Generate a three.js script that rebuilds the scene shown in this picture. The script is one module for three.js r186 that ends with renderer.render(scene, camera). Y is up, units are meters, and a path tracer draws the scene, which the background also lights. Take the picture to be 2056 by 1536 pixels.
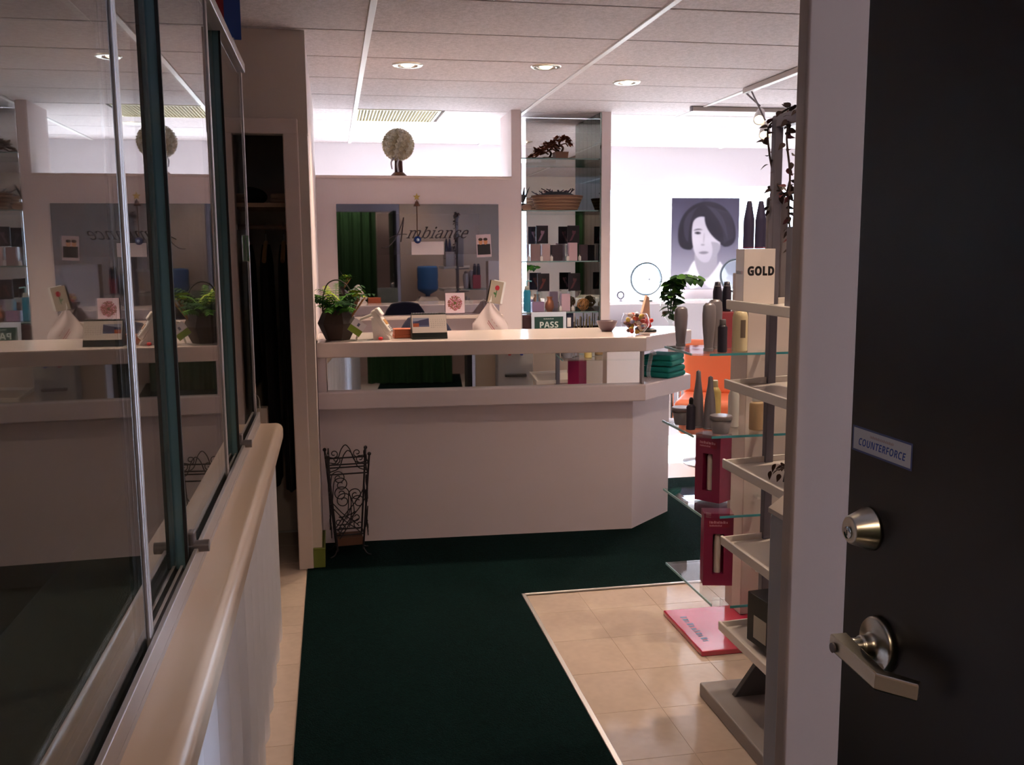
import * as THREE from 'three';
import { RoundedBoxGeometry } from 'three/addons/geometries/RoundedBoxGeometry.js';
import { mergeGeometries } from 'three/addons/utils/BufferGeometryUtils.js';
import { RectAreaLightUniformsLib } from 'three/addons/lights/RectAreaLightUniformsLib.js';
RectAreaLightUniformsLib.init();

// ---------- camera, sky, sun, exposure ----------
const scene = new THREE.Scene();
const camera = new THREE.PerspectiveCamera(44.018, 2056 / 1536, 0.02, 200);
camera.position.set(0, 1.555, 0);
camera.rotation.set(-0.1373, -0.18612, -0.007, 'YXZ');
scene.background = new THREE.Color().setRGB(7.4, 8.9, 11.6);
const sun = new THREE.DirectionalLight(new THREE.Color().setRGB(1, 0.97, 0.93), 46);
sun.name = 'sun';
sun.position.set(3.6, 9.3, -19.5); sun.target.position.set(1.5, 0, -7.4);
sun.castShadow = true; sun.shadow.mapSize.set(2048, 2048);
Object.assign(sun.shadow.camera, { left: -8, right: 8, top: 8, bottom: -8, near: 1, far: 40 });
scene.add(sun, sun.target);
const renderer = new THREE.WebGLRenderer({ antialias: true });
renderer.shadowMap.enabled = true;
renderer.toneMapping = THREE.LinearToneMapping;
renderer.toneMappingExposure = 1.4;

// ---------- helpers ----------
let seed = 7;
const rnd = (a = 0, b = 1) => { seed = (seed * 1664525 + 1013904223) >>> 0; return a + (b - a) * (seed / 4294967296); };
const C = (r, g, b) => new THREE.Color().setRGB(r, g, b);
const std = (c, roughness = 0.7, o = {}) => new THREE.MeshPhysicalMaterial({ color: Array.isArray(c) ? C(...c) : c, roughness, ...o });
const metal = (c, roughness = 0.3, o = {}) => std(c, roughness, { metalness: 1, ...o });
const V = (x, y, z) => new THREE.Vector3(x, y, z);
const taken = {};
const numbered = (n) => { taken[n] = (taken[n] ?? -1) + 1; return taken[n] ? n + '_' + String(taken[n]).padStart(3, '0') : n; };
function tag(o, label, category, group) { o.userData.label = label; o.userData.category = category; if (group) o.userData.group = group; return o; }
function thing(name, label, category, [x, y, z] = [0, 0, 0], turn = 0, group) {
  const o = new THREE.Group(); o.name = numbered(name); scene.add(o);
  o.position.set(x, y, z); o.rotation.y = turn; return tag(o, label, category, group);
}
function part(parent, name, geo, mat, pos = [0, 0, 0], rot = [0, 0, 0]) {
  const m = new THREE.Mesh(geo, mat); m.name = name; m.position.set(...pos); m.rotation.set(...rot);
  m.castShadow = m.receiveShadow = true; parent.add(m); return m;
}
function struct(name, geo, mat, pos, rot) { const m = part(scene, numbered(name), geo, mat, pos, rot); m.userData.kind = 'structure'; return m; }
function one(name, label, category, geo, mat, pos, rot, group) { return tag(part(scene, numbered(name), geo, mat, pos, rot), label, category, group); }
const rb = (w, h, d, r = 0.004, s = 2) => new RoundedBoxGeometry(w, h, d, s, Math.min(r, w / 2.01, h / 2.01, d / 2.01));
const bx = (w, h, d) => new THREE.BoxGeometry(w, h, d);
// box given by its extents
const ext = (x0, x1, y0, y1, z0, z1, r) => { const g = r ? rb(x1 - x0, y1 - y0, z1 - z0, r) : bx(x1 - x0, y1 - y0, z1 - z0); g.translate((x0 + x1) / 2, (y0 + y1) / 2, (z0 + z1) / 2); return g; };
const cyl = (r0, r1, h, n = 24) => new THREE.CylinderGeometry(r1, r0, h, n);
const lathe = (pts, n = 28) => new THREE.LatheGeometry(pts.map(([r, y]) => new THREE.Vector2(r, y)), n);
const tube = (pts, r, n = 24, m = 8, closed = false) => new THREE.TubeGeometry(new THREE.CatmullRomCurve3(pts.map((p) => V(...p)), closed), n, r, m, closed);
const bar = (a, b, r, n = 8) => { const A = V(...a), B = V(...b), g = new THREE.CylinderGeometry(r, r, A.distanceTo(B), n); g.applyQuaternion(new THREE.Quaternion().setFromUnitVectors(V(0, 1, 0), B.clone().sub(A).normalize())); const m = A.add(B).multiplyScalar(0.5); g.translate(m.x, m.y, m.z); return g; };
const merge = (list) => mergeGeometries(list.map((g) => { const n = g.index ? g.toNonIndexed() : g; for (const k of Object.keys(n.attributes)) if (!['position', 'normal', 'uv'].includes(k)) n.deleteAttribute(k); return n; }));
// prism: plan polygon [[x, z], ...] from y0 to y1
function prism(poly, y0, y1, bevel = 0) {
  const s = new THREE.Shape(poly.map(([x, z]) => new THREE.Vector2(x, -z)));
  const g = new THREE.ExtrudeGeometry(s, { depth: y1 - y0 - 2 * bevel, bevelEnabled: bevel > 0, bevelSize: bevel, bevelThickness: bevel, bevelOffset: -bevel, bevelSegments: 2 });
  g.rotateX(-Math.PI / 2); g.translate(0, y0 + bevel, 0); return g;
}
// uv in metres from position, for tiling textures
function metreUV(g) {
  const p = g.attributes.position, n = g.attributes.normal, uv = new Float32Array(p.count * 2);
  for (let i = 0; i < p.count; i++) {
    const ax = Math.abs(n.getX(i)), ay = Math.abs(n.getY(i)), az = Math.abs(n.getZ(i));
    const [u, v] = ay >= ax && ay >= az ? [p.getX(i), p.getZ(i)] : ax >= az ? [p.getZ(i), p.getY(i)] : [p.getX(i), p.getY(i)];
    uv[2 * i] = u; uv[2 * i + 1] = v;
  }
  g.setAttribute('uv', new THREE.BufferAttribute(uv, 2)); return g;
}
function noiseTex(size, lo, hi, passes, repeat, srgb = true, tint = [1, 1, 1]) {
  const a = new Float32Array(size * size);
  for (const [cell, amp] of passes) {
    const n = Math.max(1, Math.round(size / cell)), grid = new Float32Array(n * n).map(() => rnd());
    for (let y = 0; y < size; y++) for (let x = 0; x < size; x++) {
      const fx = (x / size) * n, fy = (y / size) * n, x0 = Math.floor(fx), y0 = Math.floor(fy), tx = fx - x0, ty = fy - y0, g = (i, j) => grid[((y0 + j) % n) * n + ((x0 + i) % n)];
      a[y * size + x] += amp * ((g(0, 0) * (1 - tx) + g(1, 0) * tx) * (1 - ty) + (g(0, 1) * (1 - tx) + g(1, 1) * tx) * ty);
    }
  }
  const sum = passes.reduce((s, p) => s + p[1], 0), d = new Uint8Array(size * size * 4);
  for (let i = 0; i < size * size; i++) { const v = lo + (hi - lo) * (a[i] / sum); for (let c = 0; c < 3; c++) d[4 * i + c] = Math.max(0, Math.min(255, v * tint[c])); d[4 * i + 3] = 255; }
  const t = new THREE.DataTexture(d, size, size); t.wrapS = t.wrapT = THREE.RepeatWrapping; t.magFilter = THREE.LinearFilter; t.repeat.set(repeat, repeat);
  if (srgb) t.colorSpace = THREE.SRGBColorSpace; t.needsUpdate = true; return t;
}
function canvasTex(w, h, draw) { const c = document.createElement('canvas'); c.width = w; c.height = h; draw(c.getContext('2d'), w, h); const t = new THREE.CanvasTexture(c); t.colorSpace = THREE.SRGBColorSpace; return t; }
// unreadable small print: a row of short upright strokes
const smallPrint = (x, x0, y0, w, h, n) => { for (let i = 0; i < n; i++) x.fillRect(x0 + (i * w) / n, y0 + h * 0.12 * (i % 3), (w / n) * (0.45 + 0.25 * (i % 2)), h * (0.88 - 0.12 * (i % 3))); };
const printMat = (w, h, draw, rough = 0.6, o = {}) => { const m = std([1, 1, 1], rough, o); m.map = canvasTex(w, h, draw); return m; };

// ---------- materials ----------
const M = {};
M.wall = std([0.73, 0.63, 0.64], 0.62, { bumpMap: noiseTex(128, 90, 160, [[4, 1], [16, 1]], 3, false), bumpScale: 0.0008 });
M.wallCream = std([0.66, 0.56, 0.50], 0.5);
M.trim = std([0.72, 0.59, 0.54], 0.38);
M.white = std([0.80, 0.73, 0.74], 0.35);
M.ceil = std([0.77, 0.71, 0.74], 0.9, { map: noiseTex(256, 205, 255, [[3, 1.2], [9, 1]], 2.5), bumpMap: noiseTex(256, 60, 220, [[3, 1], [8, 1]], 2.5, false), bumpScale: 0.0015 });
M.tbar = std([0.80, 0.79, 0.80], 0.45);
M.gap = std([0.25, 0.24, 0.24], 0.9);
M.carpet = std([0.0028, 0.017, 0.0175], 1, { specularIntensity: 0.12, map: noiseTex(256, 150, 255, [[2, 2], [6, 1], [60, 0.8]], 1.6), bumpMap: noiseTex(256, 0, 255, [[2, 1], [4, 1]], 4, false), bumpScale: 0.004 });
M.tiles = [0, 1, 2].map((k) => std([0.60 + 0.008 * k, 0.475 + 0.006 * k, 0.40 + 0.005 * k], 0.12, { map: noiseTex(128, 238, 255, [[4, 1], [20, 1.2]], 2), roughnessMap: noiseTex(64, 170, 255, [[6, 1], [20, 1]], 2, false) }));
M.grout = std([0.50, 0.39, 0.32], 0.6);
M.floor = std([0.64, 0.61, 0.60], 0.3);
M.dark = std([0.02, 0.018, 0.017], 0.8);
M.darkGrey = std([0.05, 0.048, 0.05], 0.7);
M.counter = std([0.72, 0.63, 0.67], 0.42);
M.counterTop = std([0.74, 0.63, 0.60], 0.16, { clearcoat: 0.4, clearcoatRoughness: 0.1 });
M.mirror = metal([0.82, 0.84, 0.84], 0.015);
M.mirrorGrey = metal([0.36, 0.36, 0.40], 0.02);
M.mirrorGreen = metal([0.30, 0.38, 0.36], 0.03);
M.glass = std([0.96, 0.99, 0.985], 0.01, { transmission: 1, thickness: 0, ior: 1.5 });
M.caseGlass = std([0.62, 0.66, 0.66], 0.008, { transmission: 1, thickness: 0, ior: 1.62 });
M.glassEdge = std([0.02, 0.16, 0.17], 0.15);
M.tealEdge = std([0.06, 0.34, 0.40], 0.15);
M.alu = std([0.50, 0.46, 0.46], 0.3, { metalness: 0.5 });
M.aluDark = std([0.16, 0.14, 0.145], 0.4, { metalness: 0.4 });
M.chrome = metal([0.75, 0.75, 0.76], 0.12);
M.nickel = metal([0.62, 0.58, 0.50], 0.28);
M.iron = std([0.035, 0.03, 0.04], 0.5, { metalness: 0.5 });
M.blackPlastic = std([0.012, 0.012, 0.014], 0.4);
M.navy = std([0.012, 0.014, 0.04], 0.85);
M.grey = std([0.26, 0.25, 0.28], 0.45);
M.postGrey = std([0.16, 0.15, 0.19], 0.4, { metalness: 0.3 });
M.acrylic = std([0.72, 0.66, 0.62], 0.3);
M.wood = std([0.10, 0.035, 0.015], 0.55);
M.lightWood = std([0.55, 0.30, 0.13], 0.5);
M.paper = std([0.80, 0.74, 0.70], 0.75);
M.paperWhite = std([0.85, 0.83, 0.82], 0.8);
M.red = std([0.50, 0.012, 0.06], 0.18, { clearcoat: 1, clearcoatRoughness: 0.02 });
M.magenta = std([0.22, 0.008, 0.055], 0.35);
M.leaf = std([0.035, 0.12, 0.012], 0.8, { side: THREE.DoubleSide, specularIntensity: 0.25 });
M.leafLight = std([0.24, 0.34, 0.03], 0.8, { side: THREE.DoubleSide, specularIntensity: 0.25 });
M.leafDark = std([0.012, 0.05, 0.016], 0.8, { side: THREE.DoubleSide, specularIntensity: 0.25 });
M.dryLeaf = std([0.035, 0.018, 0.018], 0.8, { side: THREE.DoubleSide });
M.orange = std([0.72, 0.17, 0.07], 0.5);
M.teal = std([0.0, 0.20, 0.18], 0.85);

// ---------- the room shell ----------
const CEIL = 2.575;
// floor slab with tile pieces near the camera, salon floor beyond
struct('floor', ext(-1.75, 5.2, -0.12, -0.0012, -9.5, 2.3), M.grout);
const floor = scene.getObjectByName('floor');
part(floor, 'salon_floor', ext(1.95, 5.2, -0.01, 0, -9.3, -4.07), M.floor);
part(floor, 'salon_floor', ext(-1.7, 1.95, -0.01, 0, -9.3, -5.0), M.floor);
part(floor, 'hall_floor', ext(-1.7, 3.2, -0.01, 0, -0.35, 2.2), M.floor);
{
  const S = 0.305, geos = {};
  const tile = (x0, x1, z0, z1) => {
    if (x1 - x0 < 0.02 || z1 - z0 < 0.02) return;
    const w = (x1 - x0 - 0.0014).toFixed(4), d = (z1 - z0 - 0.0014).toFixed(4), key = w + d;
    geos[key] ??= metreUV(rb(+w, 0.012, +d, 0.0007, 1));
    part(floor, 'tile', geos[key], M.tiles[Math.floor(rnd(0, 3))], [(x0 + x1) / 2, -0.006 + rnd(0, 0.0003), (z0 + z1) / 2]);
  };
  const grid = (X0, X1, Z0, Z1) => {
    const ox = 1.065, oz = -3.53;
    for (let i = Math.floor((X0 - ox) / S); ox + i * S < X1; i++) for (let j = Math.floor((Z0 - oz) / S); oz + j * S < Z1; j++)
      tile(Math.max(X0, ox + i * S), Math.min(X1, ox + (i + 1) * S), Math.max(Z0, oz + j * S), Math.min(Z1, oz + (j + 1) * S));
  };
  grid(0.82, 3.0, -4.06, -1.78);
  grid(0.82, 0.86, -1.78, -0.36);
  grid(-0.9, -0.17, -5.3, -3.92);
  grid(-0.30, -0.17, -3.92, -0.36);
}
// carpet: aisle running away from the door and the wider field in front of the counter
part(floor, 'carpet', metreUV(prism([[-0.165, 2.2], [0.81, 2.2], [0.81, -4.07], [2.9, -4.07], [2.9, -6.05], [-0.1, -6.05], [-0.1, -4.65], [-0.165, -4.65]], -0.006, 0.006)), M.carpet);
const edge = metal([0.62, 0.60, 0.60], 0.35);
part(floor, 'carpet_edge_strip', merge([ext(0.803, 0.823, 0, 0.009, -4.075, -0.3, 0.004), ext(0.803, 2.9, 0, 0.009, -4.075, -4.06, 0.004)]), edge);

// ceiling slab, tiles and runners
const ceiling = struct('ceiling', ext(-1.75, 5.2, CEIL + 0.02, CEIL + 0.14, -9.5, 2.3), M.gap);
{
  const tileGeo = metreUV(rb(1.20, 0.02, 0.598, 0.004, 1));
  const xs = []; for (let k = -2; k <= 4; k++) xs.push(0.203 + 1.226 * k);
  const ventCell = [0, -7.06];
  for (let i = 0; i < xs.length - 1; i++) for (let j = 0; j < 20; j++) {
    const z = -9.5 + 0.61 * 0 + (-7.06 - 0.61 * 4) + 9.5 + 0.61 * j;      // near edge rows at -9.50, -8.89 ...
    if (z + 0.61 < -9.5 || z > 2.2) continue;
    if (i === 2 && Math.abs(z - (-7.67)) < 0.01) { part(ceiling, 'ceiling_tile', metreUV(rb(0.57, 0.02, 0.598, 0.004, 1)), M.ceil, [xs[i] + 0.93, CEIL + 0.01, z + 0.305]); continue; }
    part(ceiling, 'ceiling_tile', tileGeo, M.ceil, [xs[i] + 0.613, CEIL + 0.01 + rnd(0, 0.001), z + 0.305]);
  }
  const runner = rb(0.03, 0.012, 11.6, 0.003, 1);
  for (const x of xs) if (x > -1.7) part(ceiling, 'runner', runner, M.tbar, [x, CEIL - 0.001, -3.65]);
  // slatted return air grille
  const v = thing('ceiling_vent', 'yellowish slatted square air grille in the ceiling', 'vent', [0.515, CEIL, -7.36]);
  const ventM = std([0.62, 0.58, 0.36], 0.5);
  part(v, 'backing', bx(0.60, 0.01, 0.60), std([0.16, 0.15, 0.09], 0.7), [0, 0.014, 0]);
  part(v, 'frame', merge([ext(-0.305, -0.285, -0.004, 0.012, -0.305, 0.305), ext(0.285, 0.305, -0.004, 0.012, -0.305, 0.305), ext(-0.285, 0.285, -0.004, 0.012, -0.305, -0.285), ext(-0.285, 0.285, -0.004, 0.012, 0.285, 0.305)]), ventM);
  const slat = bx(0.012, 0.012, 0.57);
  for (let k = 0; k < 24; k++) part(v, 'slat', slat, ventM, [-0.273 + k * 0.0237, 0.003, 0], [0, 0, 0.5]);
}

// outer walls
struct('wall_right', ext(5.05, 5.2, 0, CEIL, -9.35, -1.65), M.wall);
struct('wall_left', ext(-1.75, -1.6, 0, CEIL, -9.35, 2.3), M.wall);
// far wall with the long shop window
{
  const w = struct('wall_far', merge([ext(-1.6, 5.05, 2.2, CEIL, -9.35, -9.2), ext(-1.6, 5.05, 0, 1.06, -9.35, -9.2), ext(-1.6, 0.1, 1.06, 2.2, -9.35, -9.2), ext(4.9, 5.05, 1.06, 2.2, -9.35, -9.2)]), std([0.66, 0.63, 0.66], 0.6));
  part(w, 'wall_shelf', ext(1.6, 5.0, 1.03, 1.06, -9.2, -8.95, 0.008), M.white);
  const win = new THREE.Group(); win.name = 'window_1'; win.userData.kind = 'structure'; scene.add(win);
  part(win, 'window_frame', merge([ext(0.1, 4.9, 1.06, 1.10, -9.33, -9.25), ext(0.1, 4.9, 2.16, 2.2, -9.33, -9.25), ext(0.1, 0.14, 1.06, 2.2, -9.33, -9.25), ext(4.86, 4.9, 1.06, 2.2, -9.33, -9.25), ext(2.46, 2.50, 1.06, 2.2, -9.33, -9.25)]), M.white);
  part(win, 'pane', ext(0.14, 2.46, 1.10, 2.16, -9.293, -9.287), M.glass);
  part(win, 'pane', ext(2.50, 4.86, 1.10, 2.16, -9.293, -9.287), M.glass);
}
struct('floor_outside', ext(-30, 40, -0.3, -0.15, -60, -9.6), std([0.5, 0.48, 0.46], 0.9));
// door wall in front of the camera's hall, with the open doorway
struct('wall_door', merge([ext(-1.6, -0.36, 0, CEIL, -0.42, -0.30), ext(0.86, 5.05, 0, CEIL, -0.42, -0.30), ext(-0.36, 0.86, 2.12, CEIL, -0.42, -0.30)]), M.wall);
struct('wall_hall', merge([ext(-1.6, 3.2, 0, CEIL, 2.15, 2.3), ext(3.05, 3.2, 0, CEIL, -0.3, 2.15)]), M.wall);
// wall end beyond the open door
struct('wall_front', ext(0.86, 5.05, 0, CEIL, -1.69, -1.65, 0.006), std([0.45, 0.345, 0.285], 0.36, { bumpMap: noiseTex(128, 90, 160, [[3, 1], [12, 1]], 4, false), bumpScale: 0.0008 }));
// closet wall, with its narrow opening, and the side wall running back to the divider
{
  struct('wall_closet', merge([ext(-1.6, -0.50, 0, CEIL, -4.75, -4.65), ext(-0.445, -0.09, 2.11, CEIL, -4.75, -4.65), ext(-0.50, -0.445, 0, CEIL, -4.75, -4.65), ext(-0.20, -0.092, 0, 2.11, -4.75, -4.65)]), M.wallCream);
  struct('wall_side', ext(-0.16, -0.0925, 0, CEIL, -6.95, -4.655, 0.004), M.wall);
  struct('trim_1', merge([ext(-0.205, -0.135, 0, 2.17, -4.652, -4.632, 0.006), ext(-0.515, -0.44, 0, 2.17, -4.652, -4.632, 0.006), ext(-0.515, -0.135, 2.105, 2.175, -4.650, -4.630, 0.006)]), M.trim);
  struct('wall_closet_back', merge([ext(-1.6, -0.16, 0, CEIL, -5.45, -5.35), ext(-1.0, -0.95, 0, CEIL, -5.35, -4.75)]), M.wallCream);
  struct('baseboard_side', merge([ext(-0.0925, -0.078, 0.004, 0.105, -4.95, -4.64, 0.003), ext(-0.135, -0.078, 0.004, 0.105, -4.652, -4.637, 0.003), ext(-0.134, -0.075, 0.095, 0.105, -4.95, -4.635, 0.003)]), std([0.17, 0.20, 0.035], 0.45));
}
// low divider wall with the mirror, post and column of the display niche
struct('wall_divider', merge([ext(-0.1, 1.384, 0, 2.081, -7.07, -6.95), ext(1.316, 1.384, 2.081, CEIL, -7.41, -6.95), ext(1.316, 1.384, 0, 2.081, -7.41, -7.07)]), M.wall);
struct('trim_2', ext(-0.09, 1.316, 2.081, 2.10, -7.12, -6.935, 0.004), M.trim);
struct('wall_niche', merge([ext(2.0, 2.071, 0, CEIL, -7.45, -6.95), ext(1.384, 2.0, 0, 0.93, -7.40, -6.97)]), M.wall);

// ---------- left partition with the sliding glass display case ----------
{
  // fluted half wall
  const n = 340, z0 = -3.9, z1 = -0.42, sh = new THREE.Shape();
  sh.moveTo(-z1, -0.60); sh.lineTo(-z0, -0.60);
  for (let i = n; i >= 0; i--) { const z = -z1 + (-z0 + z1) * (i / n); sh.lineTo(z, -0.268 + 0.022 * Math.abs(Math.cos(Math.PI * z / 0.2)) ); }
  const g = new THREE.ExtrudeGeometry(sh, { depth: 0.80, bevelEnabled: false });
  const p = g.attributes.position, q = g.attributes.normal;
  for (let i = 0; i < p.count; i++) { const a = [p.getX(i), p.getY(i), p.getZ(i)], b = [q.getX(i), q.getY(i), q.getZ(i)]; p.setXYZ(i, a[1], a[2], -a[0]); q.setXYZ(i, b[1], b[2], -b[0]); }
  g.computeVertexNormals();
  struct('wall_partition', g, std([0.60, 0.58, 0.62], 0.45));
  struct('trim_3', (() => { const c = rb(0.41, 0.08, 3.50, 0.028, 4); c.translate(-0.42, 0.835, -2.16); return c; })(), std([0.62, 0.47, 0.36], 0.28));

  const c = thing('display_case', 'sliding glass case doors in aluminium frame on the half wall', 'display case', [-0.33, 0.875, 0]);
  const top = 2.275 - 0.875;
  part(c, 'bottom_track', merge([ext(-0.028, 0.028, 0, 0.012, -3.88, -0.45), ext(0.018, 0.028, 0.012, 0.05, -3.88, -0.45, 0.002), ext(-0.003, 0.003, 0.012, 0.03, -3.88, -0.45), ext(-0.028, -0.018, 0.012, 0.05, -3.88, -0.45, 0.002)]), M.alu);
  part(c, 'top_rail', ext(-0.028, 0.028, top - 0.035, top, -3.88, -0.45, 0.004), M.alu);
  for (const z of [-0.5, -1.59, -2.80, -3.86]) {
    const s = part(c, 'post', ext(-0.006, 0.010, 0.012, top - 0.035, z - 0.016, z + 0.012, 0.002), M.alu);
    part(s, 'cover_strip', ext(0.010, 0.016, 0.012, top - 0.035, z - 0.018, z - 0.004, 0.002), M.alu);
    part(s, 'cover_strip', ext(0.010, 0.016, 0.012, top - 0.035, z + 0.000, z + 0.012, 0.002), M.alu);
  }
  const door = (za, zb, x, edgeZ, handleZ) => {   // one sliding pane
    const d = part(c, 'sliding_pane', ext(x - 0.003, x + 0.003, 0.02, top - 0.03, Math.min(za, zb), Math.max(za, zb)), M.caseGlass);
    const e = part(d, 'polished_edge', ext(x - 0.0034, x + 0.0034, 0.02, top - 0.03, edgeZ - 0.005, edgeZ + 0.005), M.glassEdge);
    if (x > 0 && edgeZ < -1) { part(d, 'edge_profile', ext(-0.012, 0.007, 0.022, top - 0.03, edgeZ + 0.004, edgeZ + 0.010, 0.001), std([0.11, 0.20, 0.22], 0.12)); part(d, 'rubber_seal', ext(0.007, 0.0135, 0.022, top - 0.03, edgeZ + 0.004, edgeZ + 0.012), M.dark); }
    if (handleZ !== undefined) part(d, 'finger_pull', merge([ext(x + 0.003, x + 0.010, 0.655, 0.745, handleZ - 0.022, handleZ + 0.022, 0.003), ext(x + 0.003, x + 0.016, 0.65, 0.75, handleZ + 0.014, handleZ + 0.022, 0.002)]), M.chrome);
  };
  door(-0.52, -1.57, 0.009, -0.53);
  door(-1.60, -2.13, -0.011, -2.13, -1.66); door(-2.03, -2.78, 0.009, -2.03);
  door(-2.82, -3.25, -0.011, -3.25, -2.87); door(-3.18, -3.84, 0.009, -3.18, -3.78);
  for (const z of [-2.08, -3.21]) {
    const l = part(c, 'lock', ext(-0.006, 0.02, 0.02, 0.085, z - 0.022, z + 0.012, 0.004), M.aluDark);
    const k = cyl(0.013, 0.013, 0.066); k.rotateZ(Math.PI / 2);
    part(l, 'lock_barrel', k, M.aluDark, [0.016, 0.052, z]);
  }
}
// blue and red hanger at the far end of the case top
{
  const s = thing('hanging_sign', 'blue card with dark red card hanging above the glass case', 'sign', [-0.335, 2.2756, -3.72]);
  part(s, 'blue_card', rb(0.075, 0.15, 0.012, 0.002), std([0.015, 0.06, 0.30], 0.5), [0.0, 0.13, 0], [0, 0.2, 0]);
  part(s, 'red_card', rb(0.055, 0.10, 0.012, 0.002), std([0.25, 0.012, 0.02], 0.5), [-0.045, 0.16, 0.03], [0, 0.15, 0]);
  part(s, 'clip', ext(-0.012, 0.012, 0, 0.06, -0.006, 0.006, 0.002), M.alu);
}

// ---------- the open door ----------
{
  const grain = canvasTex(256, 512, (x, w, h) => {
    x.fillStyle = '#130d11'; x.fillRect(0, 0, w, h);
    for (let i = 0; i < 420; i++) { x.strokeStyle = ['#0d0a0d', '#171015', '#1d1316', '#0c090c'][i % 4]; x.globalAlpha = 0.5; x.lineWidth = rnd(0.5, 2.2); const a = rnd(0, w), b = rnd(0, h); x.beginPath(); x.moveTo(a, b); x.lineTo(a + rnd(-2, 2), b + rnd(60, 300)); x.stroke(); }
  });
  const slabM = std([1, 1, 1], 0.38, { map: grain });
  const d = thing('entrance_door', 'dark brown wood-grain entrance door standing open', 'door', [0.8225, 0, -0.44]);
  const slab = part(d, 'slab', rb(0.045, 2.09, 0.91, 0.003), slabM, [0, 1.05, -0.455]);
  slab.geometry.attributes.uv && metreUV(slab.geometry);
  const st = printMat(512, 130, (x, w, h) => { x.fillStyle = '#44548c'; x.fillRect(0, 0, w, h); x.fillStyle = '#c9cdd8'; x.fillRect(12, 10, w - 24, h - 20); x.fillStyle = '#2347a8'; x.strokeStyle = '#2347a8'; x.lineWidth = 2; x.font = 'bold 52px sans-serif'; x.textAlign = 'center'; x.transform(1, 0, -0.2, 1, 18, 0); x.fillText('COUNTERFORCE', w / 2, 94); x.fillStyle = '#a98a92'; smallPrint(x, 150, 28, 200, 16, 26); }, 0.4);
  const sp = new THREE.PlaneGeometry(0.158, 0.04); sp.rotateY(-Math.PI / 2);
  part(d, 'sticker', sp, st, [-0.0232, 1.262, -0.824]);
  // deadbolt: conical collar with a keyhole plug
  const db = part(d, 'deadbolt', lathe([[0, 0], [0.034, 0], [0.0335, 0.004], [0.0215, 0.034], [0.019, 0.036], [0, 0.036]], 40), M.nickel, [-0.0225, 1.13, -0.843], [0, 0, Math.PI / 2]);
  part(db, 'key_plug', lathe([[0, 0], [0.0095, 0], [0.0095, 0.003], [0, 0.003]], 20), M.chrome, [-0.004, 0.036, 0]);
  part(db, 'keyhole', bx(0.009, 0.002, 0.0022), M.dark, [-0.004, 0.0385, 0]);
  const ls = part(d, 'lever_set', lathe([[0, 0], [0.042, 0], [0.042, 0.008], [0.039, 0.013], [0.02, 0.015], [0.0175, 0.02], [0.0155, 0.024], [0.0165, 0.03], [0.0155, 0.034], [0.013, 0.036], [0.0125, 0.066], [0, 0.066]], 40), M.nickel, [-0.0225, 0.962, -0.80], [0, 0, Math.PI / 2]);
  // lever: straight arm running back along the door then turning toward it (local: y out of the door, z along the door)
  const lev = new THREE.Shape(); lev.moveTo(-0.014, 0.052); lev.lineTo(-0.014, 0.074); lev.lineTo(0.100, 0.070); lev.lineTo(0.136, 0.030); lev.lineTo(0.129, 0.023); lev.lineTo(0.095, 0.056); lev.lineTo(-0.014, 0.052);
  const lg = new THREE.ExtrudeGeometry(lev, { depth: 0.020, bevelEnabled: true, bevelSize: 0.002, bevelThickness: 0.003, bevelSegments: 2 });
  lg.rotateY(-Math.PI / 2); lg.translate(0.013, 0, 0);
  part(ls, 'lever', lg, M.nickel, [0, 0, 0], [0, -0.10, 0]);
  const kp = part(ls, 'key_plug', cyl(0.0075, 0.0075, 0.003, 20), M.aluDark, [0, 0.0785, -0.002]);
  part(d, 'hinge', merge([0.25, 1.05, 1.85].map((y) => { const h = cyl(0.007, 0.007, 0.1, 10); h.translate(0, y, 0); return h; })), M.nickel, [0.015, 0, -0.004]);
}

// ---------- reception counter ----------
{
  const c = thing('reception_counter', 'white reception counter with mirrored strip and angled end', 'counter', [0, 0.006, 0]);
  part(c, 'base_panel', prism([[-0.09, -5.04], [1.613, -4.957], [1.934, -5.256], [1.934, -5.36], [1.60, -5.06], [-0.09, -5.14]], 0, 0.745), M.counter);
  part(c, 'base_panel', prism([[-0.09, -5.14], [0.0, -5.14], [0.0, -5.5], [-0.09, -5.5]], 0, 0.745), M.counter);
  part(c, 'lower_ledge', prism([[-0.09, -4.945], [1.65, -4.85], [2.05, -5.22], [2.05, -5.48], [-0.09, -5.48]], 0.742, 0.832, 0.006), M.counter);
  part(c, 'worktop', prism([[-0.09, -4.945], [1.65, -4.85], [2.05, -5.22], [2.05, -5.52], [-0.09, -5.54]], 1.012, 1.092, 0.007), M.counterTop);
  part(c, 'mirror_strip', prism([[-0.04, -4.99], [1.635, -4.899], [1.635, -4.91], [-0.04, -5.0]], 0.832, 1.012), M.mirror);
  part(c, 'upright', prism([[-0.09, -4.965], [-0.045, -4.963], [-0.045, -5.4], [-0.09, -5.4]], 0.832, 1.012), M.counter);
  part(c, 'upright', prism([[1.636, -4.875], [1.646, -4.87], [1.66, -5.4], [1.60, -5.4]], 0.832, 1.012), M.alu);
  part(c, 'upright', prism([[2.0, -5.35], [2.04, -5.35], [2.04, -5.47], [2.0, -5.47]], 0.832, 1.012), M.counter);
  part(c, 'back_board', prism([[-0.04, -5.38], [1.6, -5.38], [1.6, -5.41], [-0.04, -5.41]], 0.832, 1.012), M.counter);
  part(c, 'rear_desk', prism([[-0.09, -5.56], [1.9, -5.56], [1.9, -5.95], [-0.09, -5.95]], 0.70, 0.735, 0.004), M.counter);
  part(c, 'desk_leg', ext(1.82, 1.88, 0, 0.70, -5.94, -5.60), M.counter);
}

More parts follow.
